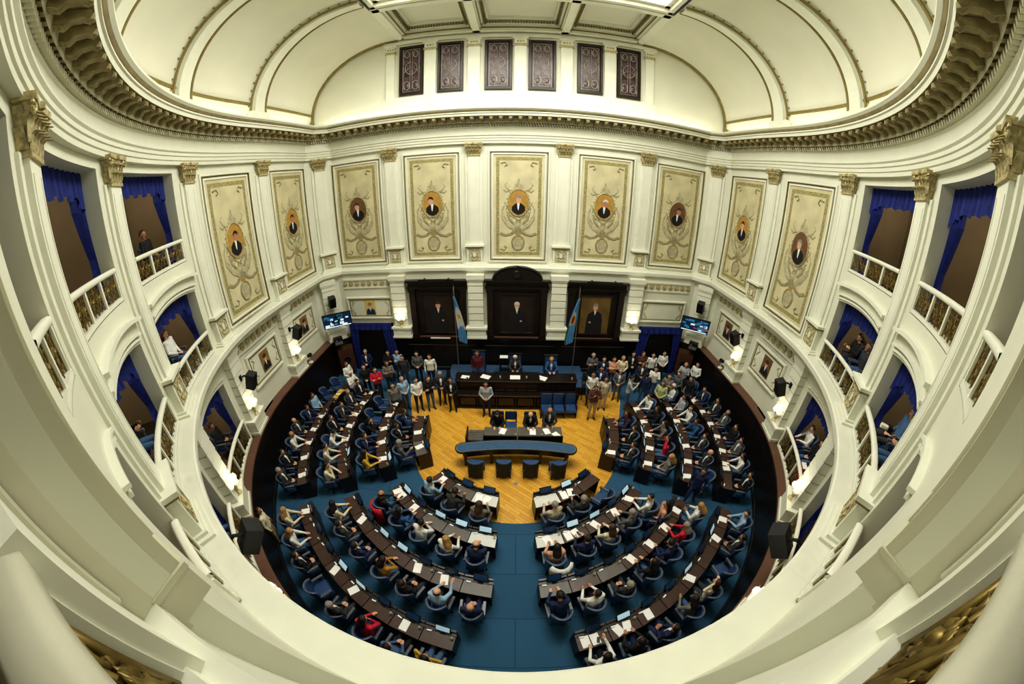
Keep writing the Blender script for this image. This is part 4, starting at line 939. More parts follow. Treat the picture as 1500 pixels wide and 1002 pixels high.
def rowblock(row, t0, dt, n, s, block, occ, start='aisle'):
    """occ: one token per desk from the aisle outwards: 'pose hairstyle haircolour top[*]' or '-' for nobody; flags after it: w white cover, g grey top, p paper, q two papers, h phone, x no chair"""
    ri, ro, rs = RR[row]; parts, wo, yi, yo = desk_meshes(ri, ro, dt / 2); rm_ = (ri + ro) / 2
    for i in range(n):
        th = s * (t0 + dt * (i + .5)); M = arc(th, rm_); pl = '%s from %s, %s, %s block' % (ORD[i], start, ROWN[row], block)
        tok = (occ[i] if i < len(occ) else '-').split(); fl = tok[1] if len(tok) > 1 else ''
        top = 'white-topped' if 'w' in fl else 'grey-topped' if 'g' in fl else 'brown-topped'
        e = empty('desk', M, '%s dark wood desk, %s' % (top, pl), 'desk')
        for nme, me in parts:
            o = link(nme, me, e)
            if nme == 'desktop' and top != 'brown-topped':
                o.material_slots[0].link = 'OBJECT'; o.material_slots[0].material = DESKW if 'w' in fl else DESKG
        T = Matrix.Translation
        jx = rng.uniform(-.04, .04); lit = rng.random() < .27
        m = empty('monitor', M @ T((.04 + jx, yi - .1, .83)) @ Matrix.Rotation(-rng.uniform(.35, .8), 4, 'X'), '%s flat monitor on the desk %s' % ('lit' if lit else 'blue', pl), 'monitor')
        link('casing', SCC, m); q = link('display', SCS, m)
        if lit: q.material_slots[0].link = 'OBJECT'; q.material_slots[0].material = SCRL
        o = link('name_card', CARD, None, M @ T((-wo * .62, yi - .17, .77)) @ Matrix.Rotation(rng.uniform(-.2, .2), 4, 'Z')); tag(o, 'white name card on the desk %s' % pl, 'name card')
        mi = empty('microphone', M @ T((wo * .62, yi - .08, .80)), 'black gooseneck microphone on the desk %s' % pl, 'microphone'); link('stand', MICS, mi); link('head', MICH, mi)
        if rng.random() < .3: o = link('cup', CUP, None, M @ T((wo * .8, yi - .2, .77))); tag(o, 'small white cup on the desk %s' % pl, 'cup')
        np_ = 2 if 'q' in fl else 1 if 'p' in fl else 0
        for k in range(np_):
            o = link('paper_sheet', PAP, None, M @ T((-.08 + (k - (np_ - 1) / 2) * .24 + jx, yo + .19, .771 + .0045 * k)) @ Matrix.Rotation(rng.uniform(-.35, .35), 4, 'Z')); tag(o, 'white paper sheet on the desk %s' % pl, 'paper', 'paper sheets on the desk %s' % pl)
        if 'h' in fl: o = link('phone', PHONE, None, M @ T((.1 + jx, yo + .14, .781 if np_ else .771)) @ Matrix.Rotation(rng.uniform(-.5, .5), 4, 'Z')); tag(o, 'black phone on the desk %s' % pl, 'phone')
        if 'x' in fl: continue
        code = tok[0]; face = rng.uniform(-.16, .16) if code != '-' else rng.uniform(-.5, .5)
        Mc = arc(th + rng.uniform(-.4, .4), rs + (rng.uniform(0, .06) if code != '-' else .1)) @ Matrix.Rotation(face, 4, 'Z')
        chair(Mc, '%s blue swivel armchair, %s' % ('empty' if code == '-' else 'occupied', pl))
        if code != '-':
            po, hs, hc = code[0], code[1], code[2]; tp = code[3:]; su = tp.endswith('*'); tp = tp.rstrip('*')
            person(Mc, po, tp, hc, hs, 'person in %s %s, %s, %s' % (tp, 'suit' if su else 'top', PLABEL[po].replace('resting forearms on the desk', 'seated').replace('holding up a phone', 'phone up').replace('leaning back, hands in lap', 'leaning back').replace('with hands behind the head', 'hands at head').replace('with one arm raised', 'arm raised').replace('bent over the desk', 'bent forward').replace('reading with hands up', 'reading').replace('turned to one side', 'turned').replace('with hand on chin', 'chin propped'), pl.replace(' block', '')), suit=su)
LF, RF, LS, RS = 'left front', 'right front', 'left side', 'right side'
rowblock(1, 8.4, 11.75, 3, -1, LF, ['dlbpatterned wq', 'fskcharcoal* g', 'dskskyblue ph'])
rowblock(1, 8.4, 11.75, 3, 1, RF, ['dsgbeige w', 'rsgcharcoal* qh', '- '])
rowblock(2, 6.0, 8.5, 5, -1, LF, ['cbbnavy w', 'tllwhite g', 'cskwhite g', 'dlkblue p', 'tbkblack qh'])
rowblock(2, 6.0, 8.5, 5, 1, RF, ['dlkpeach wp', 'dsknavy qh', 'dlbcream p', 'dsggrey* p', 'tskwhite p'])
rowblock(3, 5.0, 6.8, 7, -1, LF, ['lbgnavy* g', 'absskyblue ph'.replace('abs', 'abk'), 'lskblack p', 'clkmustard ', 'lsknavy* ', 'lskcharcoal* p', 'tlkcream '])
rowblock(3, 5.0, 6.8, 7, 1, RF, ['fsknavy g', 'tskwhite ', 'lsgcharcoal* g', 'dlkblack p', 'csknavy p', 'dlgred p', 'rllwhite ph'])
rowblock(4, 9.7, 5.68, 8, -1, LF, ['hlkyellow ', 'lskdenim p', 'clkred ', 'lsgcharcoal* p', '- p', 'lskblack* ', 'dllwhite ', 'tllcream p'])
rowblock(4, 9.7, 5.68, 8, 1, RF, ['alkwhite qh', 'dskblack q', 'lsknavy* p', 'clkpatterned ', 'hlbcream p', '- ', 'lskcharcoal* p', 'tskskyblue p'])
GW = 'side gangway'
rowblock(1, 60, 11.2, 3, -1, LS, ['rsggrey pg', 'lskblack* p', 'dsknavy* '], GW)
rowblock(2, 59.5, 8.9, 5, -1, LS, ['tlkyellow p', 'dsknavy* p', 'clkblack p', '- p', '- p'], GW)
rowblock(3, 59.8, 6.7, 7, -1, LS, ['clkcream ', 'dskcream ', 'fskwhite p', 'lskblack* p', 'dskcharcoal* p', 'lsgcharcoal* p', 'lskblack* p'], GW)
rowblock(4, 61.5, 5.75, 8, -1, LS, ['lsgcharcoal* p', 'lskblack* p', 'dslwhite p', 'lbbcharcoal* p', 'dsknavy* p', 'lskskyblue ', '- p', '- '], GW)
rowblock(1, 60, 11.2, 3, 1, RS, ['lskcharcoal* p', 'lskblack* ', 'dlkpurple '], GW)
rowblock(2, 59.5, 8.9, 5, 1, RS, ['llldpatterned p'.replace('llld', 'lll'), 'hlkred p', 'dlkpatterned p', 'dlkblack p', 'dskwhite p'], GW)
rowblock(3, 59.8, 6.7, 7, 1, RS, ['- p', 'lbwcharcoal* p', 'lskcharcoal* p', 'dskblue ', 'tlbwhite p', 'lsksilver p', 'rswwhite p'], GW)
rowblock(4, 61.5, 5.75, 8, 1, RS, ['lskblack* ', 'dlkwhite q', 'lskgrey* p', 'lskblack p', 'lsggrey* p', 'lskcharcoal* p', 'dsknavy* p', 'dskblue p'], GW)

# -------- extra chairs and people on the floor
c_ = fr(4.35, 7.35 - 1.9, -.95, .3); chair(c_, 'blue swivel armchair turned sideways in the gap behind the right second row'); person(c_, 'l', 'peach', 'k', 'l', 'person in pale peach top sitting in the gap behind the right second row')
def jacket(M, top, label):
    mb = MB(); rows = []
    for z, o_, w in ((.35, .1, .9), (.6, .05, 1.0), (.85, .04, 1.08), (1.0, .02, 1.0)):
        rows.append([(.34 * w * math.sin(a), -.0 - (.33 + o_) * math.cos(a) + .012 * math.sin(i * 1.9), z) for i, a in enumerate([-1.15 + 2.3 * k / 18 for k in range(19)])])
    rows.append([(.26 * math.sin(a), -.28 * math.cos(a), 1.02) for a in [-1.15 + 2.3 * k / 18 for k in range(19)]])
    mb.grid(rows); tag(mb.obj('draped_coat', CLOTH[top], None, True, M), label, 'coat')
jacket(arc(11, 5.98), 'white', 'white coat draped over the chair beside the aisle, second row right')
jacket(arc(-43.6, 5.9), 'red', 'red coat draped over the outer chair of the left second row')
jacket(arc(18.2, 9.0), 'beige', 'pale patterned coat draped over a chair at the balcony end, outermost row right')
person(fr(6.0, 6.25, -.7, -.7), 'W', 'navy', 'k', 's', 'person in navy suit walking into the gangway beside the right third row', suit=False, trousers='navy')
person(fr(-8.75, 5.3, .6, .8), 'S', 'black', 'l', 's', 'person in black suit standing by the dark wall behind the left outermost row', suit=True)
person(fr(-7.55, 4.05, .8, .6), 'A', 'cream', 'k', 's', 'person in cream shirt standing behind the left outermost row near the large loudspeaker', trousers='khaki')
L_ = [(-7.55, 13.75, .1, -1, 'Snavy*sg', 'holding a paper in the left curtained doorway'), (-6.3, 13.7, 0, -1, 'Xblacklk', 'beside the left doorway curtain'), (-5.85, 13.8, 0, -1, 'Xskyblueskk'.replace('skk', 'sk'), 'with a lanyard next to the left doorway'), (-5.4, 13.25, .2, -1, 'Acharcoalsk', 'in front of the dado left of the doorway group'),
      (-4.8, 13.65, .2, -1, 'Sgreysk', 'against the dado left of the platform, third from the flag'), (-4.1, 13.4, .2, -1, 'Awhitesk', 'against the dado left of the platform, nearest the flag'),
      (-8.1, 12.5, 1, -.3, 'Swhitelb', 'at the back of the left outermost row beside a seated group'), (-7.5, 11.7, 1, -.4, 'Pwhitesw', 'bending by the left outermost row, nearest its far end'), (-7.05, 12.3, .6, -1, 'Sblacklb', 'behind the left third row in a dark jacket'),
      (-6.4, 12.1, .5, -1, 'Xredlk', 'in a red jacket behind the left third row'), (-6.0, 12.7, .3, -1, 'Xpatternedlb', 'behind the one in red, left of the platform'), (-5.15, 10.95, .6, -.8, 'Apatternedsk', 'at the end of the left second row'),
      (-4.9, 11.45, .7, -.7, 'Sskybluesg', 'beside the yellow parquet, left edge'), (-4.25, 11.4, .5, -.8, 'Swhitesk', 'on the yellow parquet left of the platform, sleeves rolled'), (-3.75, 11.55, .5, -.8, 'Xblacklb', 'second on the parquet left of the platform'), (-3.3, 11.95, .3, -.9, 'Scharcoal*sg', 'third on the parquet left of the platform'),
      (-2.75, 11.5, 0, -1, 'Sblack*sk', 'alone at the left front corner of the platform'), (-1.25, 11.25, 0, -1, 'Ssilversk', 'leaning on the platform front, patterned shirt'),
      (3.7, 13.75, -.1, -1, 'Xgreysg', 'against the dado right of the platform, nearest the flag'), (4.15, 13.4, -.1, -1, 'Snavy*sk', 'against the dado right of the platform, second from the flag'), (4.65, 13.4, -.2, -1, 'Xpeachlk', 'against the dado right of the platform, third from the flag'), (5.15, 13.5, -.2, -1, 'Screamll', 'against the dado right of the platform, fourth from the flag'),
      (5.8, 13.9, -.1, -1, 'Sblack*sk', 'beside the right doorway curtain, inner side'), (6.35, 13.95, -.1, -1, 'Xbrownsb', 'just inside the right doorway curtain'), (6.85, 13.8, -.1, -1, 'Awhitesk', 'in the right curtained doorway, inner one'), (7.55, 14.0, -.1, -1, 'Swhitesk', 'in the right curtained doorway, outer one'),
      (3.85, 12.55, -.4, -1, 'Snavy*sk', 'holding a paper behind the pair in light clothes'), (3.35, 12.05, -.2, -1, 'Swhitesk', 'on the parquet beside the right television camera'), (3.85, 11.7, -.1, -1, 'Abeige*sk', 'in a beige suit on the right parquet'), (3.25, 11.05, 0, -1, 'Pbrownlb', 'at the front of the right parquet in khaki trousers'),
      (4.7, 12.35, -.5, -1, 'Sgrey*sg', 'behind the photographer on the right'), (5.0, 11.75, .9, -.3, 'Psilversk', 'raising a camera at the right second row'), (6.0, 12.95, -.3, -1, 'Scharcoal*sk', 'talking behind the right second row'), (6.5, 12.5, -.5, -1, 'Pwhitesk', 'behind the right third row holding sheets'),
      (5.85, 11.95, .2, 1, 'Anavysk', 'seen from behind at the end of the right second row'), (6.4, 11.3, -.6, -.8, 'Slimelb', 'in pale green behind the right third row'), (6.95, 11.85, -.7, -.7, 'Xpatternedlb', 'at the back of the right third row'), (7.55, 12.05, -.8, -.6, 'Sgreysk', 'in a grey top at the back of the right outermost row'),
      (8.3, 12.85, -.7, -.8, 'Psilverll', 'with arms up at the right back corner'), (9.0, 12.85, -.8, -.6, 'Swhitesk', 'closest to the right corner speaker box'), (8.0, 11.6, -.8, -.5, 'Ablacksk', 'beside the end desk of the right outermost row')]
for x, y, nx, ny, code, lab in L_:
    l = math.hypot(nx, ny); po, hs, hc = code[0], code[-2], code[-1]; tp = code[1:-2]; su = tp.endswith('*'); tp = tp.rstrip('*')
    person(fr(x, y, nx / l, ny / l), po, tp, hc, hs, 'person in %s, %s' % (tp + (' suit' if su else ''), lab), suit=su, trousers='khaki' if 'khaki' in lab else ('black' if tp == 'brown' else None))

for i, (x0, x1) in enumerate(((-5.6, -2.1), (-1.6, 1.9), (2.3, 5.6))):
    mb = MB(); mb.box(x0, x1, 14.835, 14.85, 1.5, 1.525); struct('trim_%d' % (96 + i), mb, EDGE)  # thin pale strip painting a reflection along the dado
# -------- platform, chairman's bench, flags stand on it
mb = MB(); mb.box(-3.3, 3.3, 12.75, 14.7, 0, .45, 0); mb.box(-3.3, 3.3, 12.75, 14.7, .45, .456, 1); struct('floor_platform', mb, [WOODB, TABLEB])
e = empty('chairman_bench', Matrix.Translation((0, 11.7, 0)), 'long dark panelled wooden bench of the presiding officers, middle of the back', 'bench')
mb = MB(); mb.box(-2.62, 2.62, 0, .35, 0, .7, 0); mb.box(-2.66, 2.66, -.04, .4, .7, .76, 0); mb.box(-2.66, 2.66, -.03, .05, 0, .1, 0)
for i in range(6): x0 = -2.5 + i * .84; mb.frame(x0, x0 + .78, .14, .66, .05, 0, .0, 1); mb.box(x0 + .05, x0 + .73, -.012, 0, .2, .6, 1)
mb.box(-2.66, 2.66, -.046, -.04, .742, .758, 2); mb.box(-2.6, 2.6, -.008, .0, .66, .672, 2)  # pale strips paint the highlights along the bench edges
mb.obj('front_plinth', [WOODB, WOODD, EDGE], e)
mb = MB(); mb.box(-2.6, 2.6, .35, .55, 0, 1.22, 0); mb.box(-.98, .98, .27, .55, .76, 1.28, 0)
for i in range(3):
    for s in (-1, 1): x0 = s * (1.08 + i * .5); mb.box(min(x0, x0 + s * .42), max(x0, x0 + s * .42), .335, .35, .84, 1.12, 1)
for i in range(4): mb.box(-.92 + i * .47, -.5 + i * .47, .255, .27, .84, 1.14, 1)
for i in range(4): mb.box(-.9 + i * .47, -.52 + i * .47, .25, .256, .845, .86, 2)  # painted glints under the middle panels
mb.obj('panelled_front', [WOODB, WOODD, EDGE], e)
mb = MB(); mb.box(-2.68, -.98, .3, 1.0, 1.22, 1.27); mb.box(.98, 2.68, .3, 1.0, 1.22, 1.27); mb.box(-1.02, 1.02, .22, 1.0, 1.28, 1.33); mb.box(-1.02, 1.02, .214, .22, 1.315, 1.332, 1); mb.box(-2.68, -1.02, .294, .3, 1.255, 1.272, 1); mb.box(1.02, 2.68, .294, .3, 1.255, 1.272, 1); mb.obj('desktop', [WOODB, EDGE], e)  # pale front strips are painted highlights
for s in (-1, 1): mb = MB(); mb.box(s * 2.6 - .04, s * 2.6 + .04, .35, 1.0, 0, 1.22); mb.obj('side_panel', WOODB, e)
def bench_item(name, x, y, z, me, lab, cat, rz=0, sc=1): o = link(name, me, None, Matrix.Translation((x, y, z)) @ Matrix.Rotation(rz, 4, 'Z') @ Matrix.Scale(sc, 4)); tag(o, lab, cat)
bench_item('paper_sheet', -2.25, 12.3, 1.272, PAP, 'white sheet at the far left end of the officers\' bench', 'paper', 1.4, 1.2); bench_item('paper_sheet', -1.35, 12.35, 1.272, PAP, 'white sheet on the bench beside the standing one in maroon', 'paper', 1.2, 1.4)
bench_item('paper_sheet', -.05, 12.25, 1.332, PAP, 'white sheet in front of the middle presiding officer', 'paper', 1.57, 1.5); bench_item('paper_sheet', 1.12, 12.3, 1.272, PAP, 'white sheet on the bench left of the officer in blue', 'paper', 1.1, 1.5)
bench_item('phone', -2.15, 12.2, 1.278, PHONE, 'black phone on the far left sheet of the officers\' bench', 'phone', .4)
for i, x in enumerate((-.7, .45, 2.45)): bench_item('cup', x, 12.2, 1.332 if i < 2 else 1.272, CUP, 'white cup on the officers\' bench, %s' % ('left of the middle officer', 'right of the middle officer', 'far right end')[i], 'cup')
def highchair(x, y, z, lab, face=-1):
    e = empty('high_back_chair', fr(x, y, 0, face, z), lab, 'chair')
    mb = MB(); mb.box(-.29, .29, -.27, .27, .42, .52, 0, .02); mb.obj('seat', CHAIRB, e); mb = MB(); mb.box(-.29, .29, -.33, -.25, .5, 1.32, 0, .01); mb.obj('backrest', CHAIRB, e)
    mb = MB(); mb.frame(-.33, .33, .46, 1.38, .06, -.36, -.24); mb.obj('back_frame', WOODB, e)
    for s in (-1, 1):
        mb = MB(); mb.box(s * .3 - .03, s * .3 + .03, -.25, .22, .68, .73); mb.tube([(s * .3, .18, .44), (s * .3, .18, .7)], .022, 5); mb.obj('armrest', WOODB, e)
        for q in (-1, 1): mb = MB(); mb.box(s * .25 - .03, s * .25 + .03, q * .23 - .03, q * .23 + .03, 0, .43); mb.obj('leg', WOODB, e)
highchair(-.05, 13.2, .456, 'high-backed blue chair behind the middle of the officers\' bench'); highchair(1.6, 13.1, .456, 'high-backed blue chair behind the right end of the officers\' bench'); highchair(-1.75, 13.45, .456, 'high-backed blue chair behind the left end of the officers\' bench')
person(fr(-.05, 13.2, 0, -1, .52), 'd', 'charcoal', 'w', 's', 'person in charcoal suit presiding at the middle of the officers\' bench', suit=True)
person(fr(1.6, 13.1, 0, -1, .52), 'd', 'blue', 'l', 's', 'person in blue suit seated at the right end of the officers\' bench', suit=True)
person(fr(-1.75, 12.98, 0, -1, .456), 'A', 'maroon', 'b', 'l', 'person in maroon sleeveless top and jeans standing at the left of the officers\' bench', trousers='denim')
e = empty('side_table', Matrix.Translation((-.35, 14.0, .456)), 'small dark side table with a lamp shelf behind the presiding officer', 'table')
mb = MB(); mb.box(-.5, .5, -.2, .2, .85, .9); mb.obj('table_top', WOODB, e); mb = MB(); mb.box(-.45, -.38, -.18, .18, 0, .85); mb.obj('leg', WOODB, e); mb = MB(); mb.box(.38, .45, -.18, .18, 0, .85); mb.obj('leg', WOODB, e)
bench_item('paper_sheet', -.6, 14.0, 1.357, PAP, 'white sheet on the dark side table behind the presiding officer', 'paper', 1.57, 1.3)
for i in range(3):
    x = 1.3 + i * .52; e = empty('theatre_seat', fr(x, 11.3, 0, -1), 'blue fixed seat against the platform front, %s of three' % ('inner', 'middle', 'outer')[i], 'seat')
    mb = MB(); mb.box(-.24, .24, -.18, .3, .36, .47, 0, .02); mb.obj('seat', CHAIRB, e); mb = MB(); mb.box(-.24, .24, -.3, -.2, .42, .98, 0, .015); mb.obj('backrest', CHAIRB, e)
    mb = MB(); mb.box(-.26, -.23, -.3, .25, 0, .6); mb.box(.23, .26, -.3, .25, 0, .6); mb.box(-.24, .24, -.28, -.22, .0, .42); mb.obj('seat_frame', BLACK, e)
jacket(fr(2.34, 11.3, 0, -1, -.02), 'black', 'black jacket lying over the outer blue seat at the platform front')

# -------- clerks' tables and the blue curved table
def clerk_table(x0, x1, y0, y1, lab):
    e = empty('clerk_table', Matrix.Translation(((x0 + x1) / 2, (y0 + y1) / 2, 0)), lab, 'table'); hx, hy = (x1 - x0) / 2, (y1 - y0) / 2
    mb = MB(); mb.box(-hx, hx, -hy, hy, .73, .77); mb.obj('table_top', DESKG, e); mb = MB(); mb.box(-hx, hx, -hy, -hy + .05, .02, .88); mb.box(-hx + .08, hx - .08, -hy - .012, -hy, .12, .7); mb.obj('front_panel', WOODB, e)
    for s in (-1, 1): mb = MB(); mb.box(s * (hx - .02) - .025, s * (hx - .02) + .025, -hy, hy - .03, .02, .73); mb.obj('side_panel', WOODB, e)
clerk_table(-1.2, .03, 9.0, 9.62, 'left clerks\' table of dark wood behind the blue curved table'); clerk_table(.07, 1.72, 9.0, 9.66, 'right clerks\' table of dark wood with two people writing')
e = empty('side_desk', Matrix.Translation((-1.5, 9.25, 0)), 'low dark side desk with ribbed top at the left of the clerks\' tables', 'desk')
mb = MB(); mb.box(-.28, .28, -.28, .3, .62, .67); [mb.box(-.26, .26, -.24 + i * .13, -.16 + i * .13, .67, .685) for i in range(4)]; mb.obj('desktop', DESKG, e); mb = MB(); mb.box(-.27, .27, -.26, .28, .02, .62); mb.obj('carcass', WOODB, e)
mb = MB(); mb.prism([(-.36, -.34), (-.31, -.34), (-.31, .3), (-.36, .3)], .0, .85); mb.obj('end_panel', WOODD, e)
for i, (x, po, tp, hc, hs, su, lab) in enumerate(((-.72, 'f', 'black', 'k', 'l', False, 'person in black writing at the left clerks\' table'), (-.2, None, 0, 0, 0, 0, ''), (.55, 'f', 'black', 'g', 'b', True, 'person in black suit writing at the right clerks\' table, inner seat'), (1.3, 'd', 'charcoal', 'w', 'b', True, 'person in charcoal suit writing at the right clerks\' table, outer seat'))):
    y = 10.08; e = empty('clerk_chair', fr(x, y, 0, -1), 'square-backed blue chair behind the clerks\' tables, %s' % ('far left', 'empty second', 'third', 'far right')[i], 'chair')
    mb = MB(); mb.box(-.23, .23, -.22, .24, .42, .5, 0, .02); mb.obj('seat', CHAIRB, e); mb = MB(); mb.box(-.23, .23, -.29, -.22, .58, .98, 0, .01); mb.obj('backrest', CHAIRB, e)
    for s in (-1, 1):
        for q, h in ((-1, .95), (1, .43)): mb = MB(); mb.box(s * .21 - .025, s * .21 + .025, q * .22 - .03, q * .22 + .03, 0, h); mb.obj('leg', WOODB, e)
    if po: person(fr(x, y, 0, -1), po, tp, hc, hs, lab, suit=su)
for i, (x, y, lab) in enumerate(((-.5, 9.4, 'white sheet before the one in black at the left clerks\' table'), (.62, 9.38, 'white sheet under the inner writer at the right clerks\' table'), (1.15, 9.42, 'white sheet under the outer writer at the right clerks\' table'), (1.5, 9.2, 'pale blue sheet at the outer end of the right clerks\' table'))): bench_item('paper_sheet', x, y, .7715, PAP, lab, 'paper', .3 * (i - 1), 1.1)
for x, lab in ((-.62, 'left one on the left clerks\' table'), (-.02, 'right one on the left clerks\' table'), (.95, 'on the right clerks\' table')): bench_item('cup', x, 9.15, .771, CUP, 'white cup, %s' % lab, 'cup')
e = empty('curved_table', Matrix.Translation((0, 8.6, 0)), 'long curved table with blue baize top on the yellow parquet', 'table')
yc = 8.6 - 8.9
def tp_(r, a, z): return (r * math.sin(a), -8.15 + r * math.cos(a) + (0), z)
aa = [-.235 + .47 * i / 28 for i in range(29)]
def slab(mb, r0, r1, z0, z1, ex=0., mi=0):
    A_ = [-.235 - ex + (.47 + 2 * ex) * i / 28 for i in range(29)]
    cap = lambda sg: [tp_((r0 + r1) / 2 + (r1 - r0) / 2 * math.cos(g), sg * (.235 + ex) + sg * (r1 - r0) / 2 * math.sin(g) / ((r0 + r1) / 2), 0) for g in [PI * i / 10 for i in range(1, 10)]]
    poly = [tp_(r1, a, 0) for a in A_] + [p for p in cap(1)] + [tp_(r0, a, 0) for a in reversed(A_)] + [p for p in reversed(cap(-1))]
    mb.prism([(p[0], p[1]) for p in poly], z0, z1, mi)
mb = MB(); slab(mb, 7.96, 8.48, .72, .79); mb.obj('table_edge', WOODB, e)
mb = MB(); slab(mb, 8.02, 8.42, .79, .797); mb.obj('blue_top', TABLEB, e)
mb = MB(); slab(mb, 8.0, 8.44, .79, .7945); mb.obj('brass_line', STEEL, e)
mb = MB(); mb.grid([[tp_(8.06, a, z) for a in aa] for z in (.45, .72)]); mb.grid([[tp_(8.38, a, z) for a in aa] for z in (.2, .72)]); mb.obj('apron', WOODB, e)
for a in (-.225, -.11, .11, .225):
    for r in (8.08, 8.36): mb = MB(); q = tp_(r, a, 0); mb.box(q[0] - .05, q[0] + .05, q[1] - .05, q[1] + .05, 0, .72, 0, .0); mb.obj('leg', WOODB, e)
for i, x in enumerate((-1.38, -.42, .5, 1.45)):
    e = empty('table_chair', fr(x, 8.0 - .05 * abs(x), -x * .06, 1), 'dark-backed blue chair on the near side of the curved table, %s' % ('far left', 'inner left', 'inner right', 'far right')[i], 'chair')
    mb = MB(); mb.box(-.27, .27, -.25, .25, .4, .49, 0, .02); mb.obj('seat', CHAIRB, e); mb = MB(); mb.grid([[(.31 * k * math.sin(a), -.04 - .27 * math.cos(a) * j, z) for a in [-1.1 + 2.2 * q / 10 for q in range(11)]] for k, j, z in ((.9, .95, .08), (1, 1, .45), (1.03, 1.08, .82), (.98, 1.06, .86), (.8, .85, .86), (.8, .8, .5))]); mb.obj('backrest', CHAR, e)
    mb = MB(); mb.grid([[(.3 * k * math.sin(a), -.04 - .28 * math.cos(a) * j, z) for a in [-1.1 + 2.2 * q / 10 for q in range(11)]] for k, j, z in ((1.0, 1.08, .84), (1.02, 1.1, .88), (.8, .8, .87), (.8, .76, .6))]); mb.obj('top_cushion', CHAIRB, e)
    for s in (-1, 1):
        for q in (-1, 1): mb = MB(); mb.box(s * .23 - .025, s * .23 + .025, q * .21 - .025, q * .21 + .025, 0, .4); mb.obj('leg', WOODB, e)

# -------- television cameras
def tvcam(x, y, face, lab):
    e = empty('television_camera', fr(x, y, face[0], face[1]), lab, 'camera')
    for i in range(3): g = 2 * PI * i / 3 + .5; mb = MB(); mb.tube([(0, 0, 1.2), (.4 * math.cos(g), .4 * math.sin(g), .02)], .025, 6); mb.obj('tripod_leg', BLACK, e)
    mb = MB(); mb.box(-.09, .09, -.28, .22, 1.3, 1.56, 0); mb.box(-.05, .05, -.1, .1, 1.18, 1.3, 0); mb.tube([(0, -.2, 1.62), (0, .15, 1.62)], .02, 6); mb.obj('camera_body', BLACK, e)
    mb = MB(); mb.T = Matrix.Translation((0, .22, 1.43)) @ Matrix.Rotation(-PI / 2, 4, 'X'); mb.lathe([(0, 0), (.065, 0), (.075, .2), (.09, .22), (.09, .3), (.0, .26)], 12); mb.obj('lens', CHAR, e)
    mb = MB(); mb.tube([(.05, -.2, 1.3), (.2, -.5, 1.15)], .014, 5); mb.obj('pan_handle', BLACK, e)
tvcam(-2.95, 12.1, (.2, -.98), 'black television camera on a tripod at the left end of the platform'); tvcam(2.95, 12.0, (-.2, -.98), 'black television camera on a tripod at the right end of the platform'); tvcam(3.3, 12.5, (-.5, -.86), 'black tripod camera behind the other one right of the platform')

# -------- people and chairs in the galleries
G_ = [(-64.0, 10.5, 5.5, 'lwhitelb', 'in the third arched middle box, left wall'), (-41.8, 10.5, 5.5, 'rblacklk', 'in the second arched middle box, left wall, hand raised'), (-66.5, 10.6, 8.2, 'lblacksk', 'low behind the railing of the third top box, left wall'), (-45.5, 10.6, 2.0, 'lbeigesb', 'in the second ground box, left wall'), (-66.5, 10.65, 2.0, 'lblacksk', 'in the shaded third ground box, left wall'),
      (58.4, 10.5, 5.5, 'lblacksk', 'at the inner side of the third arched box, right wall'), (62.2, 10.5, 5.5, 'hcharcoallk', 'with raised hand in the third arched box, right wall'), (66.0, 10.5, 5.5, 'rblacklk', 'at the far side of the third arched box, right wall'), (40.6, 10.5, 5.5, 'rcharcoalsk', 'holding a camera in the second arched middle box, right wall'), (44.6, 10.5, 5.5, 'ldenimsk', 'in jeans in the second arched middle box, right wall'), (67.6, 10.65, 2.0, 'dwhitesk', 'in white shirt in the third ground box, right wall'), (63.6, 10.65, 2.0, 'lblacksk', 'beside the red bag, right ground box'), (42.5, 10.65, 2.0, 'lmaroonsk', 'in the second ground box, right wall')]
for th, r, z, code, lab in G_:
    po, hs, hc, tp = code[0], code[-2], code[-1], code[1:-2]; M = arc(th, r, z)
    if po not in 'SAPXW': chair(M, 'blue chair under the one %s' % lab)
    person(M, po, tp, hc, hs, 'person in %s top %s' % (tp, lab))
e = empty('red_bag', arc(61.6, 10.35, 2.0), 'red bag with white top standing at the third ground box railing, right wall', 'bag')
mb = MB(); mb.box(-.2, .2, -.12, .12, 0, .55, 0, .03); mb.obj('bag_body', CLOTH['red'], e); mb = MB(); mb.box(-.16, .16, -.09, .09, .55, .58); mb.obj('white_top', PAPER, e)
mb = MB(); mb.box(-.07, .07, -.05, .05, -.05, .05); mb.T = Matrix.Rotation(-PI / 2, 4, 'X'); mb.lathe([(0, .04), (.045, .04), (.05, .2), (0, .2)], 12, 1)
o = mb.obj('photo_camera', [BLACK, IVORY], None, False, arc(40.6, 9.98, 6.58)); tag(o, 'photo camera with white lens held at the second arched middle box, right wall', 'camera')

# ================================================================== CAMERA AND LIGHT
cam = bpy.data.cameras.new('camera'); co = bpy.data.objects.new('camera', cam); COL.objects.link(co)
pt_, rl_, yw_ = .477026, .0120466, -.0037495
up = Vector((math.sin(rl_) * math.cos(pt_), math.cos(rl_) * math.cos(pt_), -math.sin(pt_))); fw = (Vector((0, 0, 1)) + up * math.sin(pt_)).normalized(); xr = up.cross(fw)
rx = xr * math.cos(yw_) + fw * math.sin(yw_); ry = fw * math.cos(yw_) - xr * math.sin(yw_)
R3 = Matrix((rx, ry, up)) @ Matrix(((1, 0, 0), (0, 1, 0), (0, 0, -1)))
co.matrix_world = Matrix.Translation((-.16, 0, 9.4)) @ R3.to_4x4()
cam.type = 'PANO'; cam.sensor_fit = 'HORIZONTAL'; cam.sensor_width = 36.0; cam.sensor_height = 24.048; cam.clip_start = .02; cam.clip_end = 200
cam.panorama_type = 'FISHEYE_LENS_POLYNOMIAL'
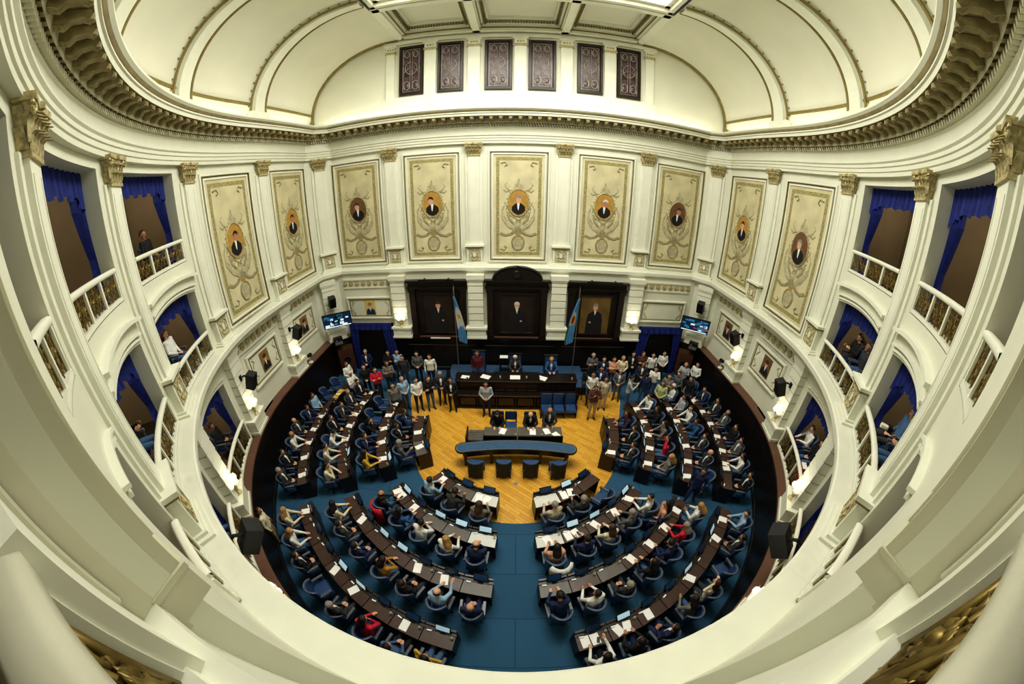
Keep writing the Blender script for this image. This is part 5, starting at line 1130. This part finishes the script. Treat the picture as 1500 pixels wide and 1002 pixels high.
cam.fisheye_polynomial_k0 = 0; cam.fisheye_polynomial_k1 = -.085013998; cam.fisheye_polynomial_k2 = 1.5822243e-4; cam.fisheye_polynomial_k3 = -1.1279786e-5; cam.fisheye_polynomial_k4 = 1.20441418e-6
cam.fisheye_fov = rad(240)
S.camera = co
def area(name, loc, sx, sy, energy, col, rot=(0, 0, 0)):
    l = bpy.data.lights.new(name, 'AREA'); l.shape = 'RECTANGLE'; l.size, l.size_y, l.energy, l.color = sx, sy, energy, col
    o = bpy.data.objects.new(name, l); COL.objects.link(o); o.location = loc; o.rotation_euler = rot; return o
area('laylight_lamp', (0, 8.8, 16.3), 8, 4, 900, (1, .985, .92))
for th in (-62.7, -41.1, -23.2, 23.2, 41.1, 62.7):
    for z, en in ((4.9, 60), (7.95, 45), (11.1, 42)):
        l = bpy.data.lights.new('box_lamp', 'POINT'); l.energy = en; l.color = (1, .87, .68); l.shadow_soft_size = .2
        o = bpy.data.objects.new('box_lamp', l); COL.objects.link(o); o.location = P(th, 11.4, z)
for o_ in [q for q in COL.objects if q.name.startswith('globe_lamp')]:
    l = bpy.data.lights.new('globe_glow', 'POINT'); l.energy = 8; l.color = (1, .9, .66); l.shadow_soft_size = .18
    q = bpy.data.objects.new('globe_glow', l); COL.objects.link(q); q.location = o_.matrix_world @ Vector((0, .32, .75))
for M_, lab in ((arc(-98, 8.15), 'yellow folder on the end desk of the left outermost row'), (arc(-101, 8.2), 'second yellow folder at the far end of the left outermost row')):
    o = link('folder', PAP, None, M_ @ Matrix.Translation((0, 0, .79)) @ Matrix.Scale(1.35, 4)); tag(o, lab, 'folder'); o.material_slots[0].link = 'OBJECT'; o.material_slots[0].material = CLOTH['yellow']
w = bpy.data.worlds.new('world'); S.world = w; w.use_nodes = True; w.node_tree.nodes['Background'].inputs['Color'].default_value = (.8, .78, .66, 1); w.node_tree.nodes['Background'].inputs['Strength'].default_value = .05
S.view_settings.view_transform = 'Standard'; S.view_settings.look = 'Medium High Contrast'; S.view_settings.exposure = 0; S.view_settings.gamma = 1
S.cycles.use_denoising = True
S.cycles.max_bounces = 6; S.cycles.diffuse_bounces = 4; S.cycles.glossy_bounces = 2; S.cycles.caustics_reflective = False; S.cycles.caustics_refractive = False
